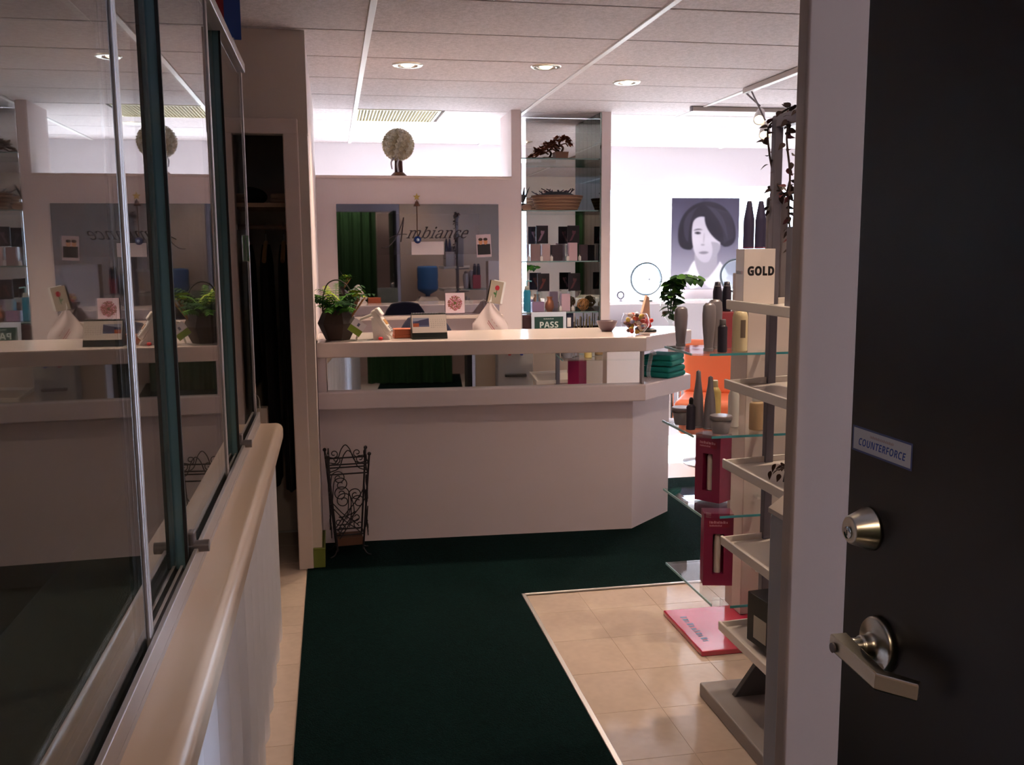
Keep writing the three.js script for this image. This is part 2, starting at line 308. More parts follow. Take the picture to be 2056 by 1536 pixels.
// ---------- ceiling lamps ----------
{
  const warm = C(1, 0.76, 0.54);
  const glow = std([1, 0.9, 0.75], 0.4, { emissive: C(1, 0.80, 0.52), emissiveIntensity: 3.2 });
  const spots = [[0.444, -5.39, 'recessed ceiling downlight above the fern end of the counter'], [1.209, -5.33, 'recessed ceiling downlight in front of the niche post, dimmer glow'], [1.804, -5.735, 'bright recessed downlight above the angled counter end'], [0.824, -8.04, 'recessed downlight behind the low wall near the air grille'],
    [2.2, -3.2, 'unseen recessed downlight out of view, placed to light the product stands'], [1.0, -2.25, 'unseen recessed downlight near the entrance door, placed to light the product fronts']];  // these two are out of view, placed to light the stands and walkway
  for (const [x, z, label] of spots) {
    const L = thing('downlight', label, 'ceiling lamp', [x, CEIL, z], 0, 'recessed ceiling downlights');
    part(L, 'trim_ring', lathe([[0.052, 0.002], [0.056, -0.006], [0.078, -0.007], [0.086, 0.0], [0.086, 0.004], [0.052, 0.004]], 32), M.nickel);
    part(L, 'baffle', lathe([[0.054, 0.0], [0.05, 0.003], [0.046, 0.004], [0, 0.0045]], 32), metal([0.7, 0.5, 0.25], 0.3));
    part(L, 'bulb', lathe([[0, -0.014], [0.02, -0.012], [0.034, -0.005], [0.038, 0.0], [0, 0.002]], 24), glow);
    const s = new THREE.SpotLight(warm, z > -2.5 ? 2.6 : 5, 0, 1.15, 0.8); s.name = 'downlight_beam'; s.position.set(0, -0.03, 0); s.target.position.set(0, -2, 0); s.castShadow = true; s.shadow.radius = 1.5; L.add(s, s.target);
  }
  // track lighting on the right
  const trackM = std([0.42, 0.38, 0.36], 0.4);
  const t = thing('track_light', 'white ceiling track with two small spotlights, right of the counter', 'track light', [2.62, CEIL, -5.8]);
  part(t, 'track', ext(-0.018, 0.018, -0.035, -0.002, -0.03, 2.4, 0.004), trackM);
  const t2 = thing('lighting_track', 'long ceiling track running across near the window', 'track light', [2.56, CEIL, -6.6]);
  part(t2, 'track', ext(0, 2.3, -0.033, -0.002, -0.018, 0.018, 0.004), trackM);
  part(t2, 'end_cap', ext(-0.006, 0.006, -0.036, -0.001, -0.02, 0.02, 0.003), M.grey);
  const head = (z, y, yaw, tilt) => {
    const h = part(t, 'lamp_head', lathe([[0, 0.06], [0.022, 0.058], [0.03, 0.02], [0.036, -0.04], [0.036, -0.05], [0.032, -0.046], [0.026, -0.01], [0, -0.006]], 24), std([0.75, 0.72, 0.72], 0.35), [0.10, y, z], [tilt, 0, yaw]);
    part(h, 'bulb', new THREE.SphereGeometry(0.022, 16, 12), glow, [0, -0.03, 0]);
    part(t, 'arm', bar([0.0, -0.03, z], [0.10, y + 0.06, z], 0.006), M.grey);
    const s = new THREE.SpotLight(warm, 3, 0, 0.7, 0.6); s.name = 'track_beam'; s.position.set(0.10, y - 0.07, z); s.target.position.set(0.10 + 0.6 * Math.sin(yaw), y - 1.0, z + 0.4); s.castShadow = true; t.add(s, s.target);
  };
  head(-0.02, -0.17, -0.4, -0.8); head(0.06, -0.27, -0.3, -0.7);
  // unseen hall lamp behind the camera, placed to light the wall end
  const H = thing('unseen_hall_lamp', 'unseen round ceiling lamp in the hall, placed to light the wall end', 'ceiling lamp', [0.3, CEIL, 0.75]);
  part(H, 'base_plate', cyl(0.15, 0.15, 0.015, 32), M.white, [0, -0.006, 0]);
  part(H, 'opal_shade', lathe([[0, -0.08], [0.07, -0.072], [0.12, -0.045], [0.14, -0.014]], 32), std([0.9, 0.85, 0.75], 0.4, { emissive: C(1, 0.78, 0.55), emissiveIntensity: 1.2 }));
  const pl = new THREE.PointLight(C(1, 0.74, 0.52), 1.3); pl.position.set(0, -0.16, 0); pl.castShadow = true; pl.shadow.radius = 5; pl.name = 'unseen_hall_glow'; H.add(pl);
}

// ================= closet contents =================
{
  const sh = thing('closet_shelf', 'wooden shelf with hanging rod inside the dark closet', 'shelf', [0, 0, 0]);
  part(sh, 'board', ext(-0.94, -0.17, 1.78, 1.80, -5.34, -4.84), std([0.40, 0.25, 0.16], 0.5));
  part(sh, 'rod', bar([-0.94, 1.69, -5.10], [-0.165, 1.69, -5.10], 0.014, 14), std([0.35, 0.22, 0.14], 0.4));
  // folded things on the shelf
  one('folded_bag', 'dark soft bag lying on the closet shelf', 'bag', (() => { const g = new THREE.SphereGeometry(0.095, 24, 14); g.scale(1, 0.52, 1); const p = g.attributes.position; for (let i = 0; i < p.count; i++) if (p.getY(i) < -0.035) p.setY(i, -0.035); g.computeVertexNormals(); return g; })(), std([0.008, 0.008, 0.012], 0.8), [-0.40, 1.8355, -4.97], [0, 0.3, 0]);
  one('folded_blanket', 'tan folded blanket on the closet shelf', 'blanket', merge([ext(-0.055, 0.055, 0, 0.022, -0.09, 0.09, 0.01), ext(-0.05, 0.05, 0.022, 0.046, -0.085, 0.088, 0.01)]), std([0.42, 0.27, 0.18], 0.9), [-0.235, 1.8005, -4.95], [0, 0, 0]);
  const hangerG = merge([tube([[0, -0.005, 0], [0.02, 0.015, 0], [0.018, 0.045, 0], [0, 0.055, 0], [-0.02, 0.04, 0], [-0.018, 0.03, 0]], 0.003, 20, 6), bar([0, -0.005, 0], [0, -0.05, 0], 0.003)]);
  const shoulders = tube([[-0.21, -0.145, 0], [-0.12, -0.095, 0], [0, -0.05, 0], [0.12, -0.095, 0], [0.21, -0.145, 0]], 0.011, 24, 8);
  const coat = (len) => {
    const prof = [[0, -0.06, 0.03, 0.02], [0.1, -0.11, 0.13, 0.028], [0.18, -0.17, 0.215, 0.032], [0.4, -0.35, 0.222, 0.034], [0.7, -0.7 * len, 0.225, 0.035], [1, -len, 0.23, 0.036]];
    const pos = [], idx = [], N = 36;
    prof.forEach(([, y, rx, rz], k) => { for (let i = 0; i <= N; i++) { const a = (i / N) * 2 * Math.PI, f = 1 + (k > 2 ? 0.07 * Math.sin(a * 7 + k) : 0); pos.push(Math.cos(a) * rx * f, y, Math.sin(a) * rz * f); } });
    for (let k = 0; k < prof.length - 1; k++) for (let i = 0; i < N; i++) { const a = k * (N + 1) + i, b = a + N + 1; idx.push(a, a + 1, b, b, a + 1, b + 1); }
    const g = new THREE.BufferGeometry(); g.setAttribute('position', new THREE.Float32BufferAttribute(pos, 3)); g.setIndex(idx); g.computeVertexNormals(); return g;
  };
  const cols = [[0.006, 0.006, 0.008], [0.010, 0.010, 0.016], [0.005, 0.005, 0.006], [0.014, 0.012, 0.013], [0.007, 0.007, 0.010]];
  const labels = ['black coat on a hanger, leftmost in the closet', 'black long coat second from left in the closet', 'black coat in the middle of the closet rail', 'charcoal coat second from right in the closet', 'black coat on wooden hanger, rightmost in the closet'];
  [[-0.60, 0.78], [-0.51, 0.74], [-0.42, 0.76], [-0.33, 1.30], [-0.24, 1.32]].forEach(([x, len], i) => {
    const t = thing('hanging_coat', labels[i], 'coat', [x, 1.661, -5.10], Math.PI / 2, 'coats in the closet');
    part(t, 'hanger_hook', hangerG, M.chrome); part(t, 'hanger', shoulders, M.lightWood);
    part(t, 'garment', coat(len), std(cols[i], 0.9, { side: THREE.DoubleSide }));
  });
  const b = thing('paper_bag', 'white paper carrier bag on the closet floor', 'bag', [-0.42, 0, -4.79], 0);
  part(b, 'body', ext(-0.085, 0.085, 0, 0.80, -0.035, 0.035, 0.004), std([0.62, 0.53, 0.45], 0.8));
  part(b, 'handle', tube([[-0.05, 0.79, 0.03], [-0.04, 0.86, 0.03], [0.04, 0.86, 0.03], [0.05, 0.79, 0.03]], 0.003, 16, 6), M.paper);
}

// ================= things on the counter =================
const TOP = 1.0985;
function leafGeo(L, W, bend = 0.3) {
  const n = 6, pos = [], idx = [];
  for (let i = 0; i <= n; i++) { const t = i / n, w = W * Math.sin(Math.PI * Math.pow(t, 0.8)) * 0.5 + 0.0004, y = -bend * L * t * t; pos.push(-w, y + w * 0.15, t * L, 0, y, t * L, w, y + w * 0.15, t * L); }
  for (let i = 0; i < n; i++) for (let k = 0; k < 2; k++) { const a = i * 3 + k, b = a + 3; idx.push(a, b, a + 1, a + 1, b, b + 1); }
  const g = new THREE.BufferGeometry(); g.setAttribute('position', new THREE.Float32BufferAttribute(pos, 3)); g.setAttribute('uv', new THREE.Float32BufferAttribute(new Float32Array(pos.length / 3 * 2), 2)); g.setIndex(idx); g.computeVertexNormals(); return g;
}
function frondGeo(L, n, lw) {   // arching stem with paired leaflets
  const list = [], c = new THREE.QuadraticBezierCurve3(V(0, 0, 0), V(0, L * 0.75, L * 0.25), V(0, L * 0.70, L));
  list.push(new THREE.TubeGeometry(c, 14, 0.0016, 5));
  for (let i = 2; i <= n; i++) for (const s of [-1, 1]) { const t = i / n, p = c.getPoint(t), l = leafGeo(lw * (1.1 - 0.6 * t), lw * 0.28, 0.35); l.rotateY(s * 1.15); l.translate(p.x, p.y, p.z); list.push(l); }
  return merge(list);
}
{
  // fern in hexagonal basket
  const t = thing('potted_fern', 'green fern in dark six-sided basket on the counter', 'plant', [0.02, TOP, -5.1]);
  part(t, 'pot', lathe([[0, 0], [0.06, 0], [0.066, 0.004], [0.105, 0.085], [0.105, 0.09], [0.075, 0.155], [0.072, 0.16], [0.066, 0.155], [0.066, 0.14], [0, 0.14]], 6), std([0.028, 0.013, 0.008], 0.7, { flatShading: true }), [0, 0, 0], [0, 0.3, 0]);
  part(t, 'basket_handle', tube([[-0.075, 0.15, 0.0], [-0.072, 0.22, 0.0], [-0.04, 0.30, 0], [0.01, 0.315, 0], [0.06, 0.28, 0.0], [0.082, 0.21, 0], [0.082, 0.14, 0]], 0.004, 30, 6), M.dark);
  const fr = [0, 1, 2].map((k) => frondGeo(0.11 + 0.03 * k, 11, 0.045));
  for (let i = 0; i < 34; i++) part(t, 'frond', fr[i % 3], i % 11 === 4 ? M.leafLight : i % 2 ? M.leaf : M.leafDark, [rnd(-0.03, 0.03), 0.13, rnd(-0.03, 0.03)], [rnd(-0.5, 0.55), i * 2.4, 0]);
  for (const [x, y, z, ry, rx] of [[0.08, 0.24, 0.03, 1.5, -0.1], [0.075, 0.23, 0.02, 1.9, 0.45], [0.06, 0.25, 0.0, 1.2, -0.4]]) part(t, 'leaf', leafGeo(0.095, 0.04, 0.25), M.leafLight, [x, y, z], [rx, ry, 0]);
  part(t, 'dried_stems', merge([0, 1, 2, 3, 4].map((k) => bar([0.075, 0.12, 0.03], [0.10 + 0.012 * k, 0.215 + 0.01 * (k % 3), 0.03 + 0.005 * k], 0.0035, 6))), std([0.42, 0.20, 0.08], 0.7));
  const tagM = printMat(128, 128, (x) => { x.fillStyle = '#e8e2e6'; x.fillRect(0, 0, 128, 128); x.fillStyle = '#7f9a2e'; x.fillRect(0, 70, 128, 58); x.fillStyle = '#6a6a8a'; x.fillRect(52, 24, 22, 30); });
  const tg = part(t, 'plant_tag', rb(0.072, 0.075, 0.003, 0.001), [tagM, tagM, tagM, tagM, tagM, tagM][0], [0.10, 0.072, 0.11], [-0.15, 0.1, -0.62]);
}
{
  // card payment terminal on a tilted stand
  const t = thing('card_terminal', 'white card payment terminal with red key, beside the fern', 'card terminal', [0.245, TOP, -5.08], -0.25);
  const wp = std([0.78, 0.74, 0.70], 0.35);
  part(t, 'stand', prismY([[-0.03, 0], [0.055, 0], [0.05, 0.012], [0.032, 0.03], [-0.016, 0.11], [-0.04, 0.11]], 0.07), wp);
  const b = part(t, 'body', rb(0.15, 0.034, 0.075, 0.012, 4), wp, [0.008, 0.092, 0], [0, 0, -0.95]);
  part(b, 'paper_cover', rb(0.05, 0.022, 0.07, 0.009, 3), wp, [-0.05, 0.02, 0]);
  part(b, 'screen', rb(0.032, 0.004, 0.055, 0.001), std([0.45, 0.22, 0.06], 0.3), [0.012, 0.0175, 0]);
  part(b, 'keypad', merge([0, 1, 2, 3].flatMap((i) => [0, 1, 2].map((j) => ext(0.038 + i * 0.009, 0.044 + i * 0.009, 0.016, 0.02, -0.024 + j * 0.018, -0.012 + j * 0.018, 0.001)))), M.grey);
  part(t, 'red_key', rb(0.022, 0.016, 0.022, 0.006), std([0.6, 0.01, 0.02], 0.35), [0.012, 0.008, 0.06]);
  part(t, 'side_arm', merge([bar([-0.03, 0.135, 0], [-0.105, 0.105, 0.0], 0.008), bar([-0.105, 0.105, 0], [-0.13, 0.0, 0], 0.006)]), wp);
}
function prismY(poly, depth) {   // profile in x-y, extruded along z, centred
  const g = new THREE.ExtrudeGeometry(new THREE.Shape(poly.map(([x, y]) => new THREE.Vector2(x, y))), { depth, bevelEnabled: true, bevelSize: 0.002, bevelThickness: 0.002, bevelSegments: 1 });
  g.translate(0, 0, -depth / 2); return g;
}
one('booklet_stack', 'terracotta booklet lying behind the desk calendar', 'booklet', merge([ext(-0.06, 0.06, 0, 0.018, -0.045, 0.045, 0.003), ext(-0.058, 0.058, 0.018, 0.05, -0.043, 0.043, 0.003)]), std([0.38, 0.09, 0.035], 0.6), [0.375, TOP, -5.13], [0, 0.05, 0]);
{
  const cal = printMat(512, 300, (x, w, h) => {
    x.fillStyle = '#ded2cb'; x.fillRect(0, 0, w, h); x.fillStyle = '#5a6188'; x.fillRect(14, 50, 240, 150);
    x.fillStyle = '#9aa0b8'; x.fillRect(14, 50, 240, 50); x.fillStyle = '#3c3e66'; x.beginPath(); x.moveTo(14, 130); x.lineTo(120, 90); x.lineTo(254, 60); x.lineTo(254, 170); x.lineTo(14, 175); x.fill();
    x.fillStyle = '#a8502e'; x.fillRect(14, 140, 90, 60); x.fillStyle = '#7d706b'; x.font = '20px sans-serif';
    for (let r = 0; r < 5; r++) for (let c = 0; c < 7; c++) x.fillText(String(((r * 7 + c) % 30) + 1), 275 + c * 32, 90 + r * 32);
  });
  const t = thing('desk_calendar', 'spiral desk calendar with a landscape picture on dark stand', 'calendar', [0.50, TOP, -5.06], 0.03);
  part(t, 'stand', prismY([[-0.05, 0], [0.05, 0], [0.05, 0.008], [0.0, 0.132], [-0.002, 0.132]], 0.185), std([0.015, 0.022, 0.02], 0.5), [0, 0, 0], [0, -Math.PI / 2, 0]);
  const pg = new THREE.PlaneGeometry(0.185, 0.10); const page = part(t, 'page', pg, cal, [0, 0.080, 0.0305], [-0.385, 0, 0]);
  part(t, 'spiral', merge(Array.from({ length: 22 }, (_, i) => { const g = new THREE.TorusGeometry(0.006, 0.0011, 5, 10); g.rotateY(Math.PI / 2); g.translate(-0.088 + i * 0.0084, 0.132, 0.002); return g; })), M.chrome);
}
{
  // candy bowl
  const t = thing('candy_bowl', 'round glass bowl filled with wrapped sweets on the counter', 'bowl', [1.635, TOP, -5.0]);
  part(t, 'glass_bowl', lathe([[0, 0], [0.035, 0], [0.045, 0.006], [0.076, 0.045], [0.08, 0.07], [0.068, 0.105], [0.062, 0.112], [0.064, 0.116], [0.0675, 0.112]], 32), std([0.95, 0.95, 0.97], 0.03, { transmission: 1, thickness: 0, ior: 1.45, side: THREE.DoubleSide }));
  const cs = [[0.55, 0.30, 0.03], [0.5, 0.06, 0.03], [0.12, 0.04, 0.04], [0.6, 0.45, 0.35], [0.6, 0.42, 0.05], [0.35, 0.12, 0.10], [0.25, 0.25, 0.4]].map((c) => std(c, 0.3));
  const cg = new THREE.IcosahedronGeometry(0.013, 1); cg.scale(1.3, 0.9, 1);
  for (let i = 0; i < 46; i++) { const y = 0.016 + (i / 46) * 0.095, R = (y < 0.06 ? 0.03 + y * 0.5 : 0.06 - (y - 0.06) * 0.25), a = rnd(0, 6.3), r = R * Math.sqrt(rnd(0.1, 1)); part(t, 'sweet', cg, cs[i % cs.length], [r * Math.cos(a), y, r * Math.sin(a)], [rnd(0, 3), rnd(0, 3), 0]); }
}
{
  const t = thing('card_holder', 'peach folded card on a black stand with red flower', 'card holder', [1.755, TOP, -5.17]);
  part(t, 'stand', lathe([[0, 0], [0.062, 0], [0.062, 0.01], [0.05, 0.016], [0.02, 0.022], [0, 0.022]], 28), M.blackPlastic);
  part(t, 'folded_card', prismY([[-0.045, 0], [0.03, 0], [0.02, 0.17], [0.005, 0.18]], 0.02), std([0.75, 0.48, 0.36], 0.6), [0, 0.022, -0.02], [0, 0.2, 0]);
  part(t, 'red_flower', merge(Array.from({ length: 9 }, (_, i) => { const g = new THREE.IcosahedronGeometry(0.012, 1); g.translate(0.018 * Math.cos(i * 2.4) * (i ? 1 : 0), 0.05 + 0.018 * Math.sin(i * 1.7), 0.03 + 0.008 * (i % 3)); return g; })), std([0.5, 0.02, 0.015], 0.6));
  part(t, 'flower_stem', bar([0, 0.02, 0.03], [0, 0.05, 0.03], 0.004), M.leafDark);
}
{
  const t = thing('plant_vase', 'clear glass vase of trailing green leaves on counter end', 'plant', [1.885, TOP, -5.12]);
  part(t, 'vase', lathe([[0, 0], [0.03, 0], [0.032, 0.004], [0.01, 0.02], [0.012, 0.05], [0.05, 0.10], [0.062, 0.14], [0.055, 0.175], [0.035, 0.20], [0.04, 0.222]], 32), std([0.93, 0.97, 0.96], 0.02, { transmission: 1, thickness: 0, ior: 1.45, side: THREE.DoubleSide }));
  part(t, 'stems', merge(Array.from({ length: 7 }, (_, i) => tube([[0.01 * Math.cos(i), 0.07, 0.01 * Math.sin(i)], [0.02 * Math.cos(i * 2), 0.16, 0.02 * Math.sin(i * 2)], [0.02 + 0.03 * Math.cos(i), 0.26, 0.03 * Math.sin(i)]], 0.0025, 8, 5))), M.leafDark);
  const lg = leafGeo(0.062, 0.052, 0.35);
  for (let i = 0; i < 44; i++) { const a = i * 2.4, y = i < 16 ? 0.09 + i * 0.007 : 0.20 + (i - 16) * 0.0036, r = i < 16 ? 0.018 : 0.012 + 0.02 * rnd(); part(t, 'leaf', lg, i % 3 ? M.leafDark : M.leaf, [0.006 + r * Math.cos(a), y, r * Math.sin(a)], [rnd(-0.9, 0.5), a, 0]); }
  part(t, 'trailing_stem', tube([[0.01, 0.27, 0], [0.06, 0.30, 0.01], [0.12, 0.305, 0.01], [0.16, 0.285, 0.01]], 0.0022, 16, 5), M.leafDark);
  for (let i = 0; i < 14; i++) { const u = i / 13; part(t, 'leaf', lg, i % 2 ? M.leaf : M.leafDark, [0.03 + 0.13 * u, 0.285 + 0.02 * Math.sin(u * 3), 0.01 + rnd(-0.015, 0.015)], [rnd(0.3, 1.1), i * 2.1, 0]); }
}
one('dish', 'dark mauve shallow dish on the counter beside the sweets', 'dish', lathe([[0, 0], [0.03, 0], [0.045, 0.02], [0.062, 0.058], [0.06, 0.06], [0.042, 0.026], [0, 0.01]], 28), std([0.10, 0.06, 0.08], 0.3), [1.545, TOP, -5.24]);
// teal towels and clear holder in the open end of the counter
for (const [y, a, l] of [[0.8385, 0, 'lower teal folded towel in the open counter end'], [0.905, 0.12, 'upper teal folded towel in the open counter end']])
  one('folded_towel', l, 'towel', merge([ext(-0.11, 0.11, 0, 0.032, -0.09, 0.09, 0.014), ext(-0.108, 0.108, 0.03, 0.064, -0.088, 0.088, 0.014)]), M.teal, [1.865, y, -5.17], [0, 0.75 + a, 0], 'teal towels in the counter');
one('acrylic_holder', 'clear curved acrylic holder at the counter corner', 'holder', tube([[0, 0.01, 0], [-0.02, 0.05, 0], [0, 0.12, 0], [0.02, 0.16, 0], [0.05, 0.15, 0]], 0.011, 24, 10), std([0.9, 0.88, 0.88], 0.05, { transmission: 0.9, thickness: 0, ior: 1.5 }), [1.71, 0.8385, -4.955], [0, 0.75, 0]);

// ================= mirror wall =================
{
  const m = thing('wall_mirror', 'large grey wall mirror with dark script lettering behind the counter', 'mirror', [0.63, 1.10, -6.949]);
  part(m, 'mirror_glass', ext(-0.585, 0.585, 0.0, 0.80, 0, 0.006), M.mirrorGrey);
  const letter = std([0.03, 0.02, 0.03], 0.5, { transparent: true, side: THREE.DoubleSide });
  letter.map = canvasTex(1024, 400, (x, w, h) => {
    x.clearRect(0, 0, w, h); x.strokeStyle = '#30262e'; x.fillStyle = '#30262e'; x.lineCap = 'round';
    const st = (lw, pts) => { x.lineWidth = lw; x.beginPath(); x.moveTo(pts[0], pts[1]); for (let i = 2; i < pts.length; i += 4) x.quadraticCurveTo(pts[i], pts[i + 1], pts[i + 2], pts[i + 3]); x.stroke(); };
    st(9, [40, 330, 150, 350, 235, 120, 255, 70, 262, 40]); st(12, [262, 40, 250, 150, 232, 270]); st(7, [120, 240, 190, 190, 290, 200]);
    x.font = 'italic 150px serif'; x.transform(1, 0, -0.25, 1, 70, 0); x.fillText('mbiance', 268, 240);
  });
  letter.color = C(1, 1, 1);
  part(m, 'script_lettering', new THREE.PlaneGeometry(0.74, 0.29), letter, [0.07, 0.585, 0.0075]);
  part(m, 'label_plate', rb(0.235, 0.095, 0.004, 0.002), std([0.62, 0.56, 0.60], 0.5), [0.06, 0.485, 0.0085]);
  one('photo_card', 'small photo card of two people stuck on the mirror', 'photo', rb(0.11, 0.165, 0.003, 0.001), printMat(96, 144, (x) => { x.fillStyle = '#b9a6b0'; x.fillRect(0, 0, 96, 144); x.fillStyle = '#14121a'; x.fillRect(6, 62, 84, 66); x.fillStyle = '#b9805c'; for (const a of [28, 60]) { x.beginPath(); x.ellipse(a, 46, 13, 19, 0, 0, 7); x.fill(); } x.fillStyle = '#2a1c1a'; for (const a of [28, 60]) { x.beginPath(); x.ellipse(a, 31, 14, 9, 0, 0, 7); x.fill(); } }), [1.103, 1.60, -6.9405], [0, 0, 0.04]);
}
{
  const o = thing('hanging_ornament', 'gold star ornament on a string with a blue bead', 'ornament', [0.617, 1.95, -6.93]);
  const s = new THREE.Shape(); for (let i = 0; i < 10; i++) { const r = i % 2 ? 0.012 : 0.028, a = Math.PI / 2 + i * Math.PI / 5; s[i ? 'lineTo' : 'moveTo'](r * Math.cos(a), r * Math.sin(a)); }
  part(o, 'star', new THREE.ExtrudeGeometry(s, { depth: 0.006, bevelEnabled: false }), std([0.50, 0.36, 0.08], 0.4), [0, 0, -0.003]);
  part(o, 'string', bar([0, -0.02, 0], [0, -0.28, 0], 0.003, 6), M.wood);
  part(o, 'bell', lathe([[0, 0.03], [0.01, 0.028], [0.016, 0.01], [0.024, -0.005], [0, -0.005]], 16), M.wood, [0, -0.06, 0]);
  part(o, 'bead', new THREE.SphereGeometry(0.027, 20, 14), std([0.01, 0.03, 0.16], 0.15), [0, -0.305, 0.006]);
  part(o, 'bead_eye', new THREE.SphereGeometry(0.011, 14, 10), std([0.45, 0.6, 0.75], 0.2), [0, -0.305, 0.028]);
}
one('greeting_card', 'square card with pink flower, standing on the mirror ledge', 'card', rb(0.143, 0.147, 0.004, 0.001), printMat(256, 256, (x, w) => { x.fillStyle = '#e2cbd6'; x.fillRect(0, 0, w, w); for (let i = 0; i < 420; i++) { const a = rnd(0, 6.3), r = 92 * Math.sqrt(rnd()); x.fillStyle = ['#9a4a52', '#b5647a', '#8a5a3e', '#d08aa8', '#6f5a38'][i % 5]; x.beginPath(); x.ellipse(126 + r * Math.cos(a), 130 + r * Math.sin(a), 9, 5, a, 0, 7); x.fill(); } x.fillStyle = '#5e5a2c'; x.beginPath(); x.arc(126, 128, 18, 0, 7); x.fill(); }), [0.882, 1.185, -6.925], [-0.04, 0.05, 0]);
{
  const t = thing('folded_card', 'tilted greeting card with a red rose by the mirror corner', 'card', [1.185, 1.26, -6.925], 0.1);
  const rose = printMat(128, 192, (x) => { x.fillStyle = '#a79a8a'; x.fillRect(0, 0, 128, 192); x.fillStyle = '#a21a30'; x.beginPath(); x.arc(72, 58, 22, 0, 7); x.fill(); x.strokeStyle = '#3d6b3a'; x.lineWidth = 9; x.beginPath(); x.moveTo(72, 80); x.lineTo(68, 140); x.stroke(); x.fillStyle = '#3d6b3a'; x.beginPath(); x.ellipse(60, 110, 18, 9, 0.5, 0, 7); x.fill(); });
  part(t, 'front', rb(0.098, 0.165, 0.002, 0.0008), rose, [0, 0, 0.004], [0, 0, -0.2]);
  part(t, 'back', rb(0.10, 0.165, 0.002, 0.0008), M.paperWhite, [0.022, 0.002, -0.006], [0, 0.18, -0.22]);
}
{
  const l = thing('mirror_ledge', 'narrow pale wall ledge under the mirror', 'shelf', [0.63, 1.085, -6.9]);
  part(l, 'board', rb(1.2, 0.024, 0.098, 0.004), M.trim);
  for (const x of [-0.45, 0.45]) part(l, 'bracket', prismY([[0, 0], [0.08, 0], [0, -0.07]], 0.015), M.trim, [x, -0.012, -0.047], [0, -Math.PI / 2, 0]);
}
{ // crumpled white paper bag hanging by the mirror
  const g = new THREE.PlaneGeometry(0.26, 0.26, 16, 16), pp = g.attributes.position;
  for (let i = 0; i < pp.count; i++) { const x = pp.getX(i), y = pp.getY(i), k = Math.max(0.16, 1 - Math.max(0, y + 0.02) / 0.15 * 0.85); pp.setXYZ(i, x * k + 0.01, y, 0.035 * Math.cos(x * 10) + 0.012 * Math.sin(x * 40 + y * 30)); }
  g.computeVertexNormals();
  const back = g.clone(); back.scale(1, 1, -1); const bi = back.index.array; for (let i = 0; i < bi.length; i += 3) { const k = bi[i]; bi[i] = bi[i + 1]; bi[i + 1] = k; } back.computeVertexNormals();
  const t = thing('paper_bag', 'crumpled white bag with faint red print hanging below the mirror', 'bag', [1.11, 1.055, -6.79], 0, undefined);
  const bm = std([0.74, 0.66, 0.66], 0.7, { side: THREE.DoubleSide });
  bm.map = canvasTex(256, 256, (x) => { x.fillStyle = '#f2ecec'; x.fillRect(0, 0, 256, 256); x.fillStyle = '#b5404e'; x.globalAlpha = 0.6; x.save(); x.translate(120, 110); x.rotate(0.95); x.font = 'italic 34px serif'; for (let i = 0; i < 1; i++) x.fillText('~ ~ ~', 0, 0); x.fillRect(0, 14, 90, 5); x.fillRect(10, 26, 70, 4); x.restore(); });
  part(t, 'bag_front', merge([g]), bm); part(t, 'bag_back', merge([back]), bm);
  part(t, 'hanging_loop', tube([[0.005, 0.125, 0], [0.01, 0.15, -0.01], [0.02, 0.13, -0.03]], 0.002, 10, 5), M.paper);
}
{ // office chair behind the counter
  const t = thing('office_chair', 'navy office chair with rounded back behind the counter', 'chair', [0.58, 0.006, -6.3]);
  const s = new THREE.Shape(); s.moveTo(-0.2, 0); s.lineTo(0.2, 0); s.quadraticCurveTo(0.215, 0.3, 0.10, 0.42); s.quadraticCurveTo(0, 0.45, -0.10, 0.42); s.quadraticCurveTo(-0.215, 0.3, -0.2, 0);
  part(t, 'backrest', new THREE.ExtrudeGeometry(s, { depth: 0.05, bevelEnabled: true, bevelSize: 0.015, bevelThickness: 0.015, bevelSegments: 3 }), M.navy, [0, 0.70, 0.2]);
  part(t, 'seat', rb(0.46, 0.09, 0.44, 0.035, 4), M.navy, [0, 0.47, 0.0]);
  part(t, 'column', cyl(0.028, 0.028, 0.34), M.chrome, [0, 0.25, 0]);
  part(t, 'back_support', tube([[0, 0.43, 0.1], [0, 0.45, 0.27], [0, 0.75, 0.27]], 0.018), M.blackPlastic);
  for (let i = 0; i < 5; i++) { const a = i * 1.2566, l = part(t, 'leg', bar([0, 0.09, 0], [0.28 * Math.cos(a), 0.06, 0.28 * Math.sin(a)], 0.017), M.blackPlastic); const w = cyl(0.028, 0.028, 0.03, 16); w.rotateX(Math.PI / 2); part(l, 'caster', w, M.blackPlastic, [0.28 * Math.cos(a), 0.028, 0.28 * Math.sin(a)], [0, a, 0]); }
}
